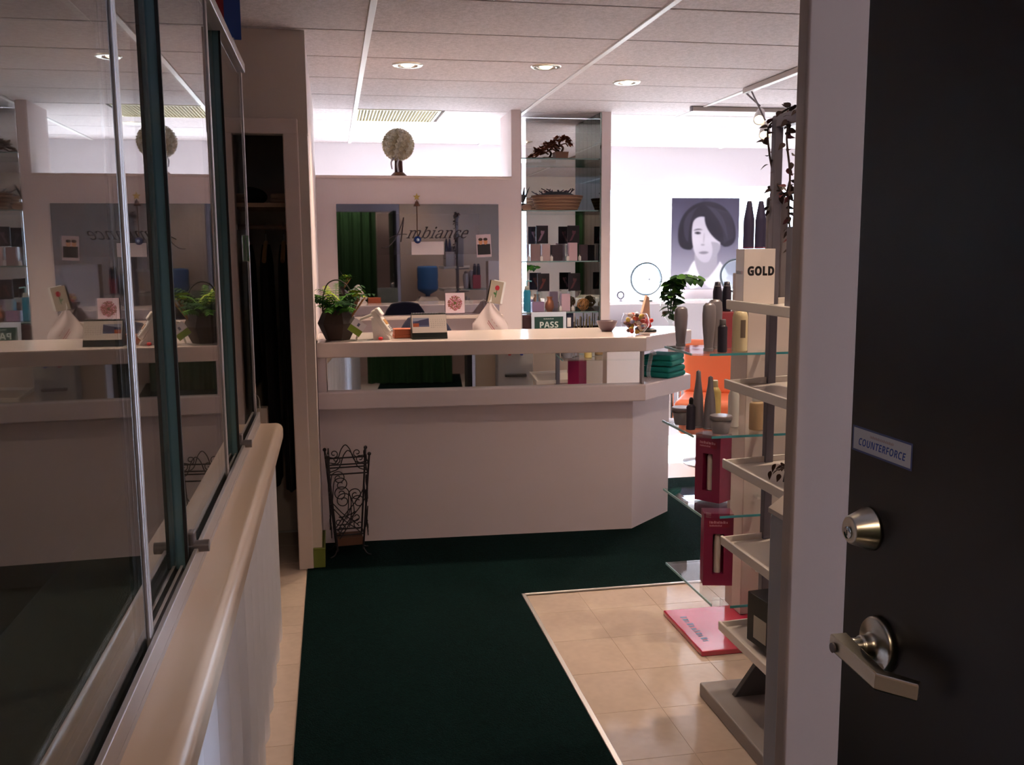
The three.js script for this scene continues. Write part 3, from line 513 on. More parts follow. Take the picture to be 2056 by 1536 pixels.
{ // topiary on the low wall
  const t = thing('topiary', 'ball of dried cream flowers on a trunk atop the low wall', 'dried flowers', [0.50, 2.10, -7.03]);
  part(t, 'base', lathe([[0, 0], [0.06, 0], [0.058, 0.008], [0.035, 0.03], [0, 0.032]], 20), M.wood);
  part(t, 'trunk', merge([[-0.02, 0], [0.0, 0.012], [0.02, -0.004], [0.006, -0.014]].map(([x, z]) => bar([x, 0.01, z], [x * 0.8, 0.15, z], 0.011, 8))), std([0.07, 0.025, 0.02], 0.8));
  part(t, 'ribbon', merge([tube([[-0.03, 0.13, 0.02], [-0.055, 0.10, 0.03], [-0.05, 0.05, 0.03]], 0.006, 10, 5), tube([[0.0, 0.13, 0.03], [-0.012, 0.09, 0.035], [-0.006, 0.03, 0.035]], 0.007, 10, 5), new THREE.TorusGeometry(0.03, 0.007, 6, 16).rotateX(Math.PI / 2).translate(0, 0.13, 0)]), std([0.55, 0.55, 0.62], 0.5));
  part(t, 'core', new THREE.SphereGeometry(0.075, 20, 14), std([0.5, 0.44, 0.30], 0.9), [0, 0.225, 0]);
  const petal = leafGeo(0.042, 0.034, -0.3), cm = [std([0.72, 0.67, 0.54], 0.8, { side: THREE.DoubleSide }), std([0.58, 0.51, 0.36], 0.8, { side: THREE.DoubleSide }), std([0.80, 0.77, 0.68], 0.8, { side: THREE.DoubleSide })];
  for (let i = 0; i < 130; i++) {
    const y = 1 - 2 * (i + 0.5) / 130, a = i * 2.39996, r = Math.sqrt(1 - y * y), d = V(r * Math.cos(a), y, r * Math.sin(a));
    if (!t.userData.fl) t.userData.fl = merge(Array.from({ length: 6 }, (_, k) => { const g = petal.clone(); g.rotateX(-0.8); g.rotateY(k * 1.047 + 0.3); return g; }));
    const m = part(t, 'flower', t.userData.fl, cm[i % 3], [d.x * 0.078, 0.225 + d.y * 0.078, d.z * 0.078]); m.quaternion.setFromUnitVectors(V(0, 1, 0), d);
  }
  delete t.userData.fl;
}

// ================= display niche =================
{
  const n = thing('display_niche', 'mirrored niche with four glass shelves beside the counter mirror', 'shelf', [0, 0, 0]);
  part(n, 'back_mirror', ext(1.50, 1.998, 0.932, CEIL - 0.004, -7.33, -7.32), M.mirror);
  for (const [a, b] of [[-7.318, -7.2], [-7.197, -7.08], [-7.077, -6.955]]) part(n, 'side_mirror', ext(1.988, 1.998, 0.932, CEIL - 0.004, a, b), M.mirrorGreen);
  part(n, 'corner_strip', ext(1.385, 1.391, 0.932, CEIL - 0.004, -6.96, -6.951), M.alu);
  for (const y of [2.24, 1.86, 1.483, 1.10]) { const g = part(n, 'glass_shelf', ext(1.392, 1.986, y - 0.008, y, -7.316, -6.99), M.glass); part(g, 'polished_edge', ext(1.392, 1.986, y - 0.0085, y + 0.0005, -6.992, -6.989), std([0.16, 0.24, 0.24], 0.2)); }
}
{
  const b = thing('bonsai', 'small bonsai with reddish foliage in brown pot, top shelf', 'bonsai', [1.725, 2.24, -7.12]);
  part(b, 'pot', lathe([[0, 0], [0.062, 0], [0.066, 0.01], [0.072, 0.05], [0.075, 0.056], [0.068, 0.056], [0.066, 0.048], [0, 0.048]], 4), std([0.14, 0.065, 0.04], 0.5, { flatShading: true }), [0, 0, 0], [0, 0.78, 0]);
  part(b, 'trunk', merge([tube([[0, 0.045, 0], [0.02, 0.09, 0], [-0.01, 0.12, 0], [0.01, 0.15, 0]], 0.009, 16, 7), tube([[0.0, 0.08, 0], [-0.05, 0.10, 0], [-0.10, 0.06, 0], [-0.16, 0.035, 0]], 0.006, 18, 6), tube([[0, 0.11, 0], [0.04, 0.12, 0], [0.06, 0.10, 0]], 0.005, 10, 6)]), M.wood);
  const lf = merge(Array.from({ length: 16 }, (_, i) => { const g = leafGeo(0.04, 0.03, 0.3); g.rotateX(rnd(-1.2, 0.3)); g.rotateY(i * 2.4); return g; })), lm = std([0.20, 0.05, 0.015], 0.7, { side: THREE.DoubleSide });
  for (const [x, y] of [[0.01, 0.155], [0.035, 0.16], [-0.03, 0.15], [0.065, 0.12], [0.06, 0.15], [-0.08, 0.10], [-0.06, 0.12], [-0.11, 0.085], [-0.14, 0.06], [-0.17, 0.045], [-0.10, 0.11]]) part(b, 'foliage', lf, lm, [x, y, rnd(-0.02, 0.02)], [0, rnd(0, 6), 0]);
  part(b, 'stand', rb(0.20, 0.012, 0.09, 0.003), std([0.05, 0.02, 0.015], 0.5), [-0.09, 0.006, 0]);
}
{
  const b = thing('wicker_basket', 'oval woven basket holding dried stems on the second shelf', 'basket', [1.70, 1.86, -7.13]);
  const wm = [std([0.20, 0.10, 0.06], 0.8), std([0.32, 0.18, 0.11], 0.8)];
  for (let k = 0; k < 9; k++) { const pts = []; for (let i = 0; i < 48; i++) { const a = i / 48 * Math.PI * 2, r = 1 + 0.05 * Math.sin(a * 24 + k * Math.PI); pts.push([(0.155 + k * 0.005) * r * Math.cos(a), 0.008 + k * 0.0125, (0.10 + k * 0.003) * r * Math.sin(a)]); } part(b, 'weave', tube(pts, 0.0075, 96, 6, true), wm[k % 2]); }
  part(b, 'base', (() => { const g = cyl(0.15, 0.15, 0.01, 32); g.scale(1, 1, 0.65); return g; })(), wm[0], [0, 0.006, 0]);
  part(b, 'filling', (() => { const g = new THREE.SphereGeometry(0.16, 20, 10, 0, 6.3, 0, 1.57); g.scale(1, 0.35, 0.65); return g; })(), std([0.03, 0.03, 0.04], 0.9), [0, 0.09, 0]);
  for (let i = 0; i < 22; i++) part(b, 'dried_stem', bar([rnd(-0.1, 0.1), 0.09, rnd(-0.05, 0.05)], [rnd(-0.13, 0.13), rnd(0.14, 0.17), rnd(-0.07, 0.07)], 0.004, 5), std([0.05 + 0.03 * (i % 3), 0.05, 0.07], 0.8));
  one('seashell', 'small tan shell at the left of the second shelf', 'shell', (() => { const g = new THREE.SphereGeometry(0.04, 16, 12); g.scale(1, 0.62, 0.7); return g; })(), std([0.36, 0.20, 0.13], 0.5), [1.455, 1.885, -7.08]);
  const d = thing('dried_arrangement', 'spiky dried arrangement at left of the second shelf', 'dried plant', [1.45, 1.86, -7.2]);
  part(d, 'holder', cyl(0.02, 0.025, 0.06), M.dark, [0, 0.03, 0]);
  for (let i = 0; i < 9; i++) { const l = leafGeo(0.15, 0.022, 0.1); l.rotateX(-1.2); part(d, 'blade', l, M.darkGrey, [0, 0.05, 0], [0, i * 0.7, 0]); }
}
{
  const carton = (label, x, y, z, w, h, d, col, turn = 0, cap) => {
    const t = thing('product_carton', label, 'carton', [x, y, z], turn, 'cartons in the niche');
    part(t, 'box', rb(w, h, d, 0.002), std(col, 0.45), [0, h / 2 + 0.0005, 0]);
    part(t, 'lid_flap', rb(w * 0.98, 0.003, d * 0.98, 0.001), std(col.map((c) => c * 0.8), 0.5), [0, h + 0.0015, 0]);
  };
  carton('mauve brown carton at left of the third niche shelf', 1.524, 1.483, -7.12, 0.076, 0.125, 0.05, [0.26, 0.17, 0.18]);
  carton('pale pink carton second on the third niche shelf', 1.608, 1.483, -7.12, 0.062, 0.125, 0.05, [0.46, 0.33, 0.34]);
  carton('dark plum carton in the middle of the third niche shelf', 1.694, 1.483, -7.12, 0.086, 0.118, 0.05, [0.035, 0.018, 0.03]);
  carton('light pink tall carton on the third niche shelf', 1.82, 1.483, -7.12, 0.066, 0.135, 0.05, [0.62, 0.42, 0.48]);
  carton('dark carton at right end of the third niche shelf', 1.91, 1.483, -7.14, 0.06, 0.12, 0.05, [0.06, 0.035, 0.05]);
  carton('light pink tall carton on the bottom niche shelf', 1.763, 1.10, -7.12, 0.068, 0.13, 0.05, [0.60, 0.42, 0.52]);
  carton('low lilac carton with red lid on the bottom niche shelf', 1.545, 1.10, -7.12, 0.095, 0.07, 0.06, [0.30, 0.20, 0.34]);
  const jar = (x, y, z, l) => { const t = thing('glass_vial', l, 'vial', [x, y, z], 0, 'small vials in the niche'); part(t, 'vial', lathe([[0, 0], [0.009, 0], [0.011, 0.004], [0.011, 0.03], [0.006, 0.036], [0, 0.036]], 14), std([0.7, 0.65, 0.62], 0.2)); part(t, 'stopper', cyl(0.006, 0.006, 0.01, 12), M.chrome, [0, 0.041, 0]); };
  for (const [x, l] of [[1.468, 'left of the mauve carton'], [1.567, 'between the mauve and pale pink cartons'], [1.645, 'left of the dark plum carton'], [1.773, 'left of the light pink carton'], [1.866, 'right of the light pink carton']]) jar(x, 1.4835, -7.075, 'small pale glass vial ' + l);
  for (const [x, l] of [[1.716, 'left of the bottom pink carton'], [1.812, 'right of the bottom pink carton']]) jar(x, 1.1005, -7.075, 'small pale glass vial ' + l);
  const pic = (x, y, l, face) => {
    const t = thing('portrait_print', l, 'picture', [x, y, -7.17], 0, 'dark portrait prints in the niche');
    const pm = printMat(96, 132, (c) => { c.fillStyle = '#1b1220'; c.fillRect(0, 0, 96, 132); c.fillStyle = face; c.beginPath(); c.ellipse(52, 46, 15, 22, 0.15, 0, 7); c.fill(); c.beginPath(); c.moveTo(40, 66); c.lineTo(14, 118); c.lineTo(36, 110); c.lineTo(58, 66); c.fill(); c.fillStyle = '#0c0810'; c.beginPath(); c.ellipse(54, 26, 20, 13, 0.1, 0, 7); c.fill(); }, 0.35);
    part(t, 'print', rb(0.094, 0.136, 0.006, 0.001), pm, [0, 0.069, 0]);
    part(t, 'easel', bar([0, 0.10, -0.004], [0, 0.003, -0.05], 0.003), M.dark);
  };
  pic(1.592, 1.615, 'dark portrait print above the pale pink carton, upper row', '#8a6a7c'); pic(1.84, 1.615, 'reddish portrait print at right of the upper row', '#6a3a4a');
  pic(1.602, 1.25, 'dark portrait print on left of the lower row', '#6a3434'); pic(1.848, 1.25, 'dark portrait print on right of the lower row', '#5a3038');
  // small riser blocks carry the prints
  for (const [x, y, l, h] of [[1.592, 1.4835, 'clear riser under the upper left portrait print', 0.131], [1.84, 1.4835, 'clear riser under the upper right portrait print', 0.131], [1.602, 1.1005, 'clear riser under the lower left portrait print', 0.149], [1.848, 1.1005, 'clear riser under the lower right portrait print', 0.149]])
    one('acrylic_riser', l, 'stand', merge([ext(-0.045, 0.045, h - 0.004, h, -0.06, 0.012), ext(-0.045, 0.045, 0, h - 0.004, -0.06, -0.056), ext(-0.045, -0.041, 0, h - 0.004, -0.056, 0.012)]), M.glass, [x, y, -7.17], [0, 0, 0], 'clear risers in the niche');
  const s = thing('soap_bottle', 'blue pump bottle at the left of the bottom niche shelf', 'bottle', [1.462, 1.10, -7.12]);
  part(s, 'bottle', lathe([[0, 0], [0.026, 0], [0.028, 0.004], [0.028, 0.15], [0.02, 0.17], [0.012, 0.178], [0, 0.178]], 24), std([0.03, 0.28, 0.42], 0.2));
  part(s, 'collar', lathe([[0, 0], [0.022, 0], [0.016, 0.03], [0, 0.032]], 20), std([0.5, 0.5, 0.42], 0.4), [0, 0.165, 0]);
  part(s, 'pump', merge([bar([0, 0.19, 0], [0, 0.235, 0], 0.005), bar([0, 0.235, 0], [0.035, 0.23, 0.01], 0.005)]), std([0.2, 0.5, 0.55], 0.3));
  const w = thing('twig_ball', 'brown twig ball on the right of the bottom niche shelf', 'ornament', [1.90, 1.148, -7.1]);
  for (let i = 0; i < 16; i++) { const g = new THREE.TorusGeometry(0.042 + rnd(-0.004, 0.003), 0.0035, 5, 22); part(w, 'twig', g, std([0.28, 0.13, 0.04], 0.7), [rnd(-0.006, 0.006), 0, 0], [rnd(0, 3), rnd(0, 3), 0]); }
  const c = thing('copper_vases', 'small copper vase on the bottom niche shelf', 'vase', [1.632, 1.10, -7.09]);
  part(c, 'vase', lathe([[0, 0], [0.022, 0], [0.036, 0.03], [0.03, 0.075], [0.018, 0.095], [0.026, 0.11], [0.022, 0.11], [0.012, 0.095]], 24), metal([0.45, 0.20, 0.12], 0.35));
  part(c, 'rim', new THREE.TorusGeometry(0.024, 0.0025, 6, 24), metal([0.5, 0.25, 0.15], 0.3), [0, 0.11, 0], [Math.PI / 2, 0, 0]);
}
{
  const sg = printMat(512, 340, (x, w, h) => { x.fillStyle = '#cdd6e6'; x.fillRect(0, 0, w, h); x.fillStyle = '#163d38'; x.fillRect(44, 70, w - 88, h); x.fillStyle = '#c6cfcb'; x.textAlign = 'center'; x.font = 'bold 126px sans-serif'; x.fillText('PASS', w / 2, 235); smallPrint(x, 180, 92, 150, 20, 14); x.fillStyle = '#8ea29c'; x.fillRect(70, 262, w - 140, 16); x.fillRect(70, 292, w - 140, 12); });
  const t = thing('pass_sign', 'white framed green sign reading PASS in the niche bottom', 'sign', [1.60, 0.93, -6.977]);
  part(t, 'panel', rb(0.27, 0.172, 0.008, 0.002), sg, [0, 0.0865, 0], [-0.03, 0, 0]);
  part(t, 'foot', rb(0.27, 0.006, 0.05, 0.002), M.paperWhite, [0, 0.0035, -0.022]);
  const k = thing('brass_stand', 'cluster of small brass holders in the niche bottom right', 'ornament', [1.893, 0.93, -7.06]);
  for (let i = 0; i < 7; i++) { part(k, 'rod', bar([-0.075 + i * 0.024, 0.004, 0.02 * (i % 2)], [-0.075 + i * 0.024, 0.09 + 0.02 * (i % 3), 0.02 * (i % 2)], 0.004), metal([0.42, 0.32, 0.15], 0.3)); }
  part(k, 'base', rb(0.17, 0.012, 0.07, 0.003), M.wood, [0, 0.006, 0.01]);
  const nb = thing('navy_binder', 'navy binder standing behind the PASS sign', 'binder', [1.765, 0.93, -7.06]);
  part(nb, 'cover', rb(0.07, 0.158, 0.11, 0.004), M.navy, [0, 0.0795, 0]); part(nb, 'spine_label', rb(0.03, 0.07, 0.002, 0.0008), M.paperWhite, [0, 0.09, 0.0555]);
  const db = thing('dark_box', 'dark maroon box at the left of the PASS sign', 'box', [1.435, 0.93, -7.05]);
  part(db, 'body', rb(0.08, 0.12, 0.1, 0.003), std([0.04, 0.012, 0.016], 0.5), [0, 0.0605, 0]); part(db, 'lid', rb(0.084, 0.03, 0.104, 0.003), std([0.05, 0.015, 0.02], 0.5), [0, 0.1355, 0]);
}

// ================= by the window =================
{
  const ph = printMat(512, 690, (x, w, h) => {
    const G = (y0, y1, ...c) => { const g = x.createLinearGradient(0, y0, 0, y1); c.forEach((k, i) => g.addColorStop(i / (c.length - 1), k)); return g; };
    const B = (f, ...p) => { x.fillStyle = f; x.beginPath(); x.moveTo(p[0], p[1]); for (let i = 2; i < p.length; i += 6) x.bezierCurveTo(...p.slice(i, i + 6)); x.fill(); };
    const E = (cx, cy, rx, ry, rot, f) => { x.fillStyle = f; x.beginPath(); x.ellipse(cx, cy, rx, ry, rot, 0, 7); x.fill(); };
    x.fillStyle = G(0, h, '#3f3c52', '#56546a', '#8a8798', '#a9a6b4'); x.fillRect(0, 0, w, h);
    B('#c4c1cc', 0, h, 20, 600, 80, 560, 170, 540, 260, 520, 330, 520, 400, 560, 470, 590, 500, 600, w, 610, w, 640, w, 660, w, h);     // shoulders
    B('#a8a4b0', 178, 420, 170, 500, 190, 560, 200, 590, 250, 620, 330, 600, 360, 560, 350, 520, 350, 470, 352, 420);                       // neck
    B('#ecebf0', 128, 560, 150, 500, 165, 480, 178, 470, 190, 540, 220, 600, 250, 640, 220, 670, 190, 690, 150, h, 130, 650, 120, 600, 128, 560); // collar left
    B('#e6e4ea', 250, 640, 300, 590, 350, 530, 372, 478, 400, 510, 430, 560, 440, 590, 400, 640, 360, 670, 330, h, 300, 690, 270, 670, 250, 640); // collar right
    B('#1d1b28', 52, 320, 30, 150, 130, 28, 262, 26, 410, 22, 500, 160, 488, 300, 480, 352, 440, 372, 400, 366, 320, 300, 200, 300, 150, 388, 90, 392, 60, 370, 52, 320); // hair
    B(G(140, 480, '#bdbac6', '#d2cfd9', '#c2bfca'), 158, 190, 170, 130, 250, 118, 300, 170, 360, 230, 380, 300, 372, 380, 350, 440, 300, 486, 258, 488, 214, 486, 176, 430, 164, 370, 150, 310, 148, 240, 158, 190); // face
    B('#aaa7b4', 300, 330, 350, 330, 376, 340, 372, 380, 352, 440, 310, 480, 280, 486, 320, 440, 320, 380, 300, 330);
    B('#23202e', 150, 180, 190, 118, 232, 110, 250, 120, 236, 200, 300, 300, 392, 344, 440, 372, 480, 352, 488, 300, 500, 160, 410, 30, 262, 30, 190, 40, 150, 110, 150, 180); // fringe
    B('#393546', 262, 60, 360, 70, 430, 180, 428, 320, 400, 230, 340, 130, 262, 60);
    B('#343041', 90, 200, 96, 130, 150, 80, 200, 64, 150, 110, 130, 200, 128, 330, 100, 320, 88, 260, 90, 200);
    E(198, 262, 24, 9, 0.06, '#4a4656'); E(198, 262, 9, 8, 0, '#221f2b'); B('#3b3746', 164, 246, 180, 228, 215, 226, 236, 240, 216, 236, 186, 238, 164, 246);
    E(238, 352, 15, 6, 0, '#9a97a4'); E(246, 300, 5, 40, 0.05, '#b4b1bd'); B('#8f8b99', 206, 412, 230, 398, 262, 398, 286, 410, 262, 428, 230, 428, 206, 412); B('#76727f', 206, 412, 240, 408, 260, 408, 286, 410, 260, 414, 230, 415, 206, 412);
    x.strokeStyle = '#3a3647'; x.lineWidth = 3; for (let i = 0; i < 26; i++) { x.globalAlpha = 0.5; x.beginPath(); x.moveTo(250 + i * 6, 50 + i * 2); x.bezierCurveTo(330 + i * 5, 90, 400 + i * 3, 220, 400 + i * 3, 340 - i * 1.5); x.stroke(); } x.globalAlpha = 1;
    x.filter = 'blur(4px)'; x.drawImage(x.canvas, 0, 0); x.filter = 'none';
  }, 0.5);
  const t = thing('poster', 'black and white portrait poster of a woman in the window', 'poster', [3.70, 1.62, -9.1]);
  const back = part(t, 'board', rb(0.72, 0.91, 0.010, 0.002), std([0.5, 0.48, 0.5], 0.7));
  part(t, 'print', new THREE.PlaneGeometry(0.712, 0.902), ph, [0, 0, 0.0058]);
  part(t, 'prop', bar([0.0, -0.2, -0.004], [0.0, -0.558, -0.05], 0.006), M.alu);
  part(t, 'foot', rb(0.5, 0.10, 0.03, 0.004), M.white, [0, -0.505, 0]);
}
for (const [x, y, z, l, s] of [[3.045, 1.25, -8.98, 'clear round hood on the window shelf, left of the poster', 1], [3.86, 1.28, -8.7, 'clear bluish round hood in front of the poster', 1]]) {
  const t = thing('salon_hood', l, 'hood dryer', [x, 1.0605, z]);
  const dome = lathe([[0.155, 0], [0.15, 0.02], [0.13, 0.055], [0.09, 0.08], [0.04, 0.092], [0, 0.094]], 36);
  const dy = y - 1.0605;
  part(t, 'dome', dome, std([0.70, 0.82, 0.88], 0.06, { transmission: 0.85, thickness: 0, ior: 1.5, side: THREE.DoubleSide }), [0, dy + 0.03, 0], [Math.PI / 2, 0, 0]);
  part(t, 'rim', new THREE.TorusGeometry(0.155, 0.012, 8, 48), std([0.10, 0.12, 0.14], 0.3), [0, dy + 0.03, 0]);
  part(t, 'hub', new THREE.SphereGeometry(0.011, 14, 10), M.grey, [0, dy + 0.03, 0.095]);
  part(t, 'stem', bar([0, 0.0, -0.01], [0, dy - 0.12, -0.01], 0.012), M.chrome);
  if (z < -8.9) part(t, 'base', cyl(0.07, 0.07, 0.014), M.darkGrey, [0, 0.007, -0.01]);
  else part(t, 'floor_pole', bar([0, 0.0, -0.01], [0, -1.05, -0.01], 0.014), M.chrome), part(t, 'base', cyl(0.2, 0.2, 0.02), M.grey, [0, -1.05, -0.01]);
}
{
  const t = thing('perfume_bottle', 'small ring-topped bottle on the window shelf', 'bottle', [2.79, 1.0605, -9.0]);
  part(t, 'base', lathe([[0, 0], [0.022, 0], [0.018, 0.02], [0.012, 0.03], [0, 0.03]], 18), M.grey);
  part(t, 'ring', new THREE.TorusGeometry(0.033, 0.010, 10, 28), std([0.10, 0.09, 0.12], 0.3), [0, 0.062, 0]);
}
{ // orange salon chair with chrome arms
  const t = thing('salon_chair', 'orange upholstered salon chair with chrome arms behind the counter end', 'chair', [2.72, 0, -6.45], -0.5);
  part(t, 'seat', rb(0.52, 0.16, 0.5, 0.05, 4), M.orange, [0, 0.42, 0]);
  part(t, 'backrest', rb(0.52, 0.42, 0.12, 0.05, 4), M.orange, [0, 0.68, -0.24], [-0.12, 0, 0]);
  part(t, 'skirt', rb(0.46, 0.12, 0.44, 0.03, 3), M.orange, [0, 0.30, 0]);
  for (const s of [-1, 1]) part(t, 'armrest', tube([[s * 0.28, 0.36, -0.2], [s * 0.29, 0.62, -0.22], [s * 0.29, 0.68, -0.1], [s * 0.29, 0.68, 0.16], [s * 0.28, 0.62, 0.22], [s * 0.28, 0.36, 0.2]], 0.014, 40, 10), M.chrome);
  part(t, 'pedestal', lathe([[0, 0], [0.22, 0], [0.22, 0.015], [0.05, 0.04], [0.035, 0.08], [0.035, 0.26], [0, 0.26]], 32), M.chrome);
}
{ // second salon chair further right, beside the window
  const t = thing('salon_cabinet', 'low white salon cabinet under the window with lilac front', 'cabinet', [2.35, 0, -8.98]);
  part(t, 'body', rb(1.2, 0.80, 0.42, 0.006), std([0.62, 0.58, 0.62], 0.5), [0, 0.402, 0]);
  for (const x of [-0.3, 0.3]) { const d = part(t, 'door', rb(0.58, 0.72, 0.018, 0.004), M.white, [x, 0.41, 0.2195]); part(d, 'knob', new THREE.SphereGeometry(0.014, 14, 10), M.chrome, [x > 0 ? -0.24 : 0.24, 0.2, 0.02]); }
}

// ================= umbrella stand =================
{
  const t = thing('umbrella_stand', 'dark wrought-iron scrolled umbrella stand against the counter front', 'umbrella stand', [0.045, 0.006, -4.84], 0.08);
  const h = 0.53, w1 = 0.105, w0 = 0.068, at = (s, q, y) => { const w = w0 + (w1 - w0) * ((y - 0.07) / (h - 0.07)); return [s * w, y, q * w * 0.78]; };
  for (const s of [-1, 1]) for (const q of [-1, 1]) { const l = part(t, 'corner_rod', bar(at(s, q, 0.03), at(s, q, h), 0.005), M.iron); part(l, 'finial', new THREE.SphereGeometry(0.010, 12, 8), M.iron, at(s, q, h + 0.008)); part(l, 'foot', tube([at(s, q, 0.04), [s * (w0 + 0.015), 0.012, q * (w0 * 0.78 + 0.01)], [s * (w0 + 0.035), 0.005, q * (w0 * 0.78 + 0.02)]], 0.004, 10, 6), M.iron); }
  const ring = (y, r) => merge([bar(at(-1, -1, y), at(1, -1, y), r), bar(at(-1, 1, y), at(1, 1, y), r), bar(at(-1, -1, y), at(-1, 1, y), r), bar(at(1, -1, y), at(1, 1, y), r)]);
  for (const y of [0.49, 0.44, 0.115]) part(t, 'rail', ring(y, 0.004), M.iron);
  part(t, 'drip_tray', ext(-0.066, 0.066, 0.055, 0.10, -0.052, 0.052, 0.004), std([0.12, 0.05, 0.03], 0.6));
  const spiral = (cx, cy, r, turns, dir, start, tail) => { const p = []; for (let i = 0; i <= 26; i++) { const u = i / 26, a = start + dir * u * turns * 6.283; p.push([cx + r * (1 - 0.75 * u) * Math.cos(a), cy + r * (1 - 0.75 * u) * Math.sin(a), 0]); } return tube([...tail, ...p], 0.0028, 70, 6); };
  const face = merge([
    spiral(-0.04, 0.385, 0.038, 1.3, -1, 2.6, [[-0.085, 0.30, 0]]), spiral(-0.03, 0.30, 0.042, 1.4, 1, 0.2, [[-0.005, 0.16, 0], [0.022, 0.24, 0]]),
    spiral(0.045, 0.29, 0.036, 1.3, -1, 2.8, [[-0.055, 0.10, 0], [0.0, 0.19, 0]]), tube([[-0.06, 0.12, 0], [-0.01, 0.19, 0], [0.05, 0.26, 0], [0.09, 0.33, 0], [0.093, 0.40, 0]], 0.0028, 30, 6),
    tube([[-0.08, 0.26, 0], [-0.02, 0.19, 0], [0.03, 0.15, 0], [0.06, 0.12, 0]], 0.0028, 24, 6), spiral(0.045, 0.17, 0.03, 1.2, 1, 1.6, [[0.0, 0.18, 0]]), spiral(-0.045, 0.15, 0.026, 1.2, -1, 1.6, [[-0.01, 0.175, 0]]),
    tube([[-0.10, 0.45, 0], [-0.05, 0.47, 0], [-0.02, 0.54, 0], [0, 0.56, 0], [0.02, 0.54, 0], [0.05, 0.47, 0], [0.10, 0.45, 0]], 0.003, 40, 6), spiral(-0.06, 0.515, 0.022, 1.1, 1, -1.5, [[-0.09, 0.50, 0]]), spiral(0.06, 0.515, 0.022, 1.1, -1, -1.6, [[0.09, 0.50, 0]])]);
  for (const [z, l] of [[0.072, 0], [-0.072, 1]]) part(t, 'scroll_panel', face, M.iron, [0, 0, z]);
  const side = face.clone(); side.scale(0.78, 1, 1);
  for (const x of [0.093, -0.093]) part(t, 'scroll_panel', side, M.iron, [x, 0, 0], [0, Math.PI / 2, 0]);
}

// ================= product stands on the right =================
{
  // stand with red base, pale column and glass shelves
  const t = thing('glass_display_stand', 'display stand with red floor plate, pale column and glass shelves', 'display stand', [0, 0, 0]);
  const plate = part(t, 'base_plate', ext(1.355, 1.92, 0.0, 0.022, -3.715, -3.28, 0.005), M.red);
  const tx = printMat(512, 96, (x, w, h) => { x.clearRect(0, 0, w, h); x.fillStyle = '#43386e'; smallPrint(x, 24, 20, w - 48, 58, 11); }, 0.25, { transparent: true });
  const tp = new THREE.PlaneGeometry(0.30, 0.052); tp.rotateX(-Math.PI / 2); tp.rotateY(-Math.PI / 2);
  part(plate, 'lettering', tp, tx, [1.41, 0.0226, -3.49]);
  part(t, 'column', ext(1.655, 2.10, 0.022, 1.46, -3.76, -3.60, 0.004), std([0.62, 0.52, 0.50], 0.5));
  for (const [y, zn, zf] of [[1.16, -3.42, -3.755], [0.843, -3.385, -3.77], [0.552, -3.29, -3.745], [0.24, -3.175, -3.70]]) {
    const s = part(t, 'glass_shelf', prism([[1.36, zf], [2.1, zf], [2.1, zn], [1.42, zn], [1.36, zn - 0.03]], y - 0.008, y), M.glass);
    part(s, 'polished_edge', ext(1.42, 2.1, y - 0.0085, y + 0.0005, zn - 0.001, zn + 0.002), M.tealEdge);
    part(s, 'polished_edge', ext(1.357, 1.36, y - 0.0085, y + 0.0005, zf, zn - 0.03), std([0.30, 0.50, 0.55], 0.2));
  }
  for (const y of [1.16, 0.843, 0.552, 0.24]) part(t, 'shelf_clip', merge([ext(1.70, 1.72, y - 0.02, y - 0.009, -3.60, -3.56), ext(2.02, 2.04, y - 0.02, y - 0.009, -3.60, -3.56)]), M.chrome);
}
const bottleM = { silver: std([0.30, 0.27, 0.30], 0.35, { metalness: 0.4 }), cream: std([0.70, 0.58, 0.36], 0.4), dark: std([0.035, 0.03, 0.05], 0.35), grey: std([0.20, 0.18, 0.20], 0.4), yellow: std([0.62, 0.45, 0.16], 0.4), clear: std([0.6, 0.57, 0.56], 0.35) };
function bottle(name, label, pos, prof, mat, extra, turn = 0, flat = 1, group) {
  const t = thing(name, label, 'bottle', pos, turn, group);
  const g = lathe(prof, 26); g.scale(1, 1, flat); part(t, 'body', g, mat); if (extra) extra(t); return t;
}
const capped = (r, h, y, m = M.blackPlastic) => (t) => part(t, 'cap', lathe([[0, 0], [r, 0], [r * 0.95, h * 0.9], [r * 0.8, h], [0, h]], 20), m, [0, y, 0]);
// inverted tottle: wide rounded crown tapering to a narrow foot
const tottle = (w, h) => [[0, 0], [w * 0.62, 0], [w * 0.64, 0.01], [w * 0.95, h * 0.55], [w, h * 0.78], [w * 0.9, h * 0.94], [w * 0.55, h], [0, h]];
bottle('silver_tube', 'silver tapered tube standing alone at the left of the top glass shelf', [1.415, 1.1605, -3.72], tottle(0.031, 0.165), bottleM.silver, (t) => part(t, 'foot_cap', cyl(0.02, 0.02, 0.012), M.grey, [0, 0.006, 0]), 0.2, 0.6);
bottle('silver_tube', 'silver tapered tube, left of the close pair on the top glass shelf', [1.455, 1.1605, -3.52], tottle(0.031, 0.19), bottleM.silver, (t) => part(t, 'foot_cap', cyl(0.02, 0.02, 0.012), M.grey, [0, 0.006, 0]), 0.3, 0.6);
bottle('silver_tube', 'silver tapered tube, right of the close pair on the top glass shelf', [1.505, 1.1605, -3.58], tottle(0.031, 0.20), bottleM.silver, (t) => part(t, 'foot_cap', cyl(0.02, 0.02, 0.012), M.grey, [0, 0.006, 0]), 0, 0.6);
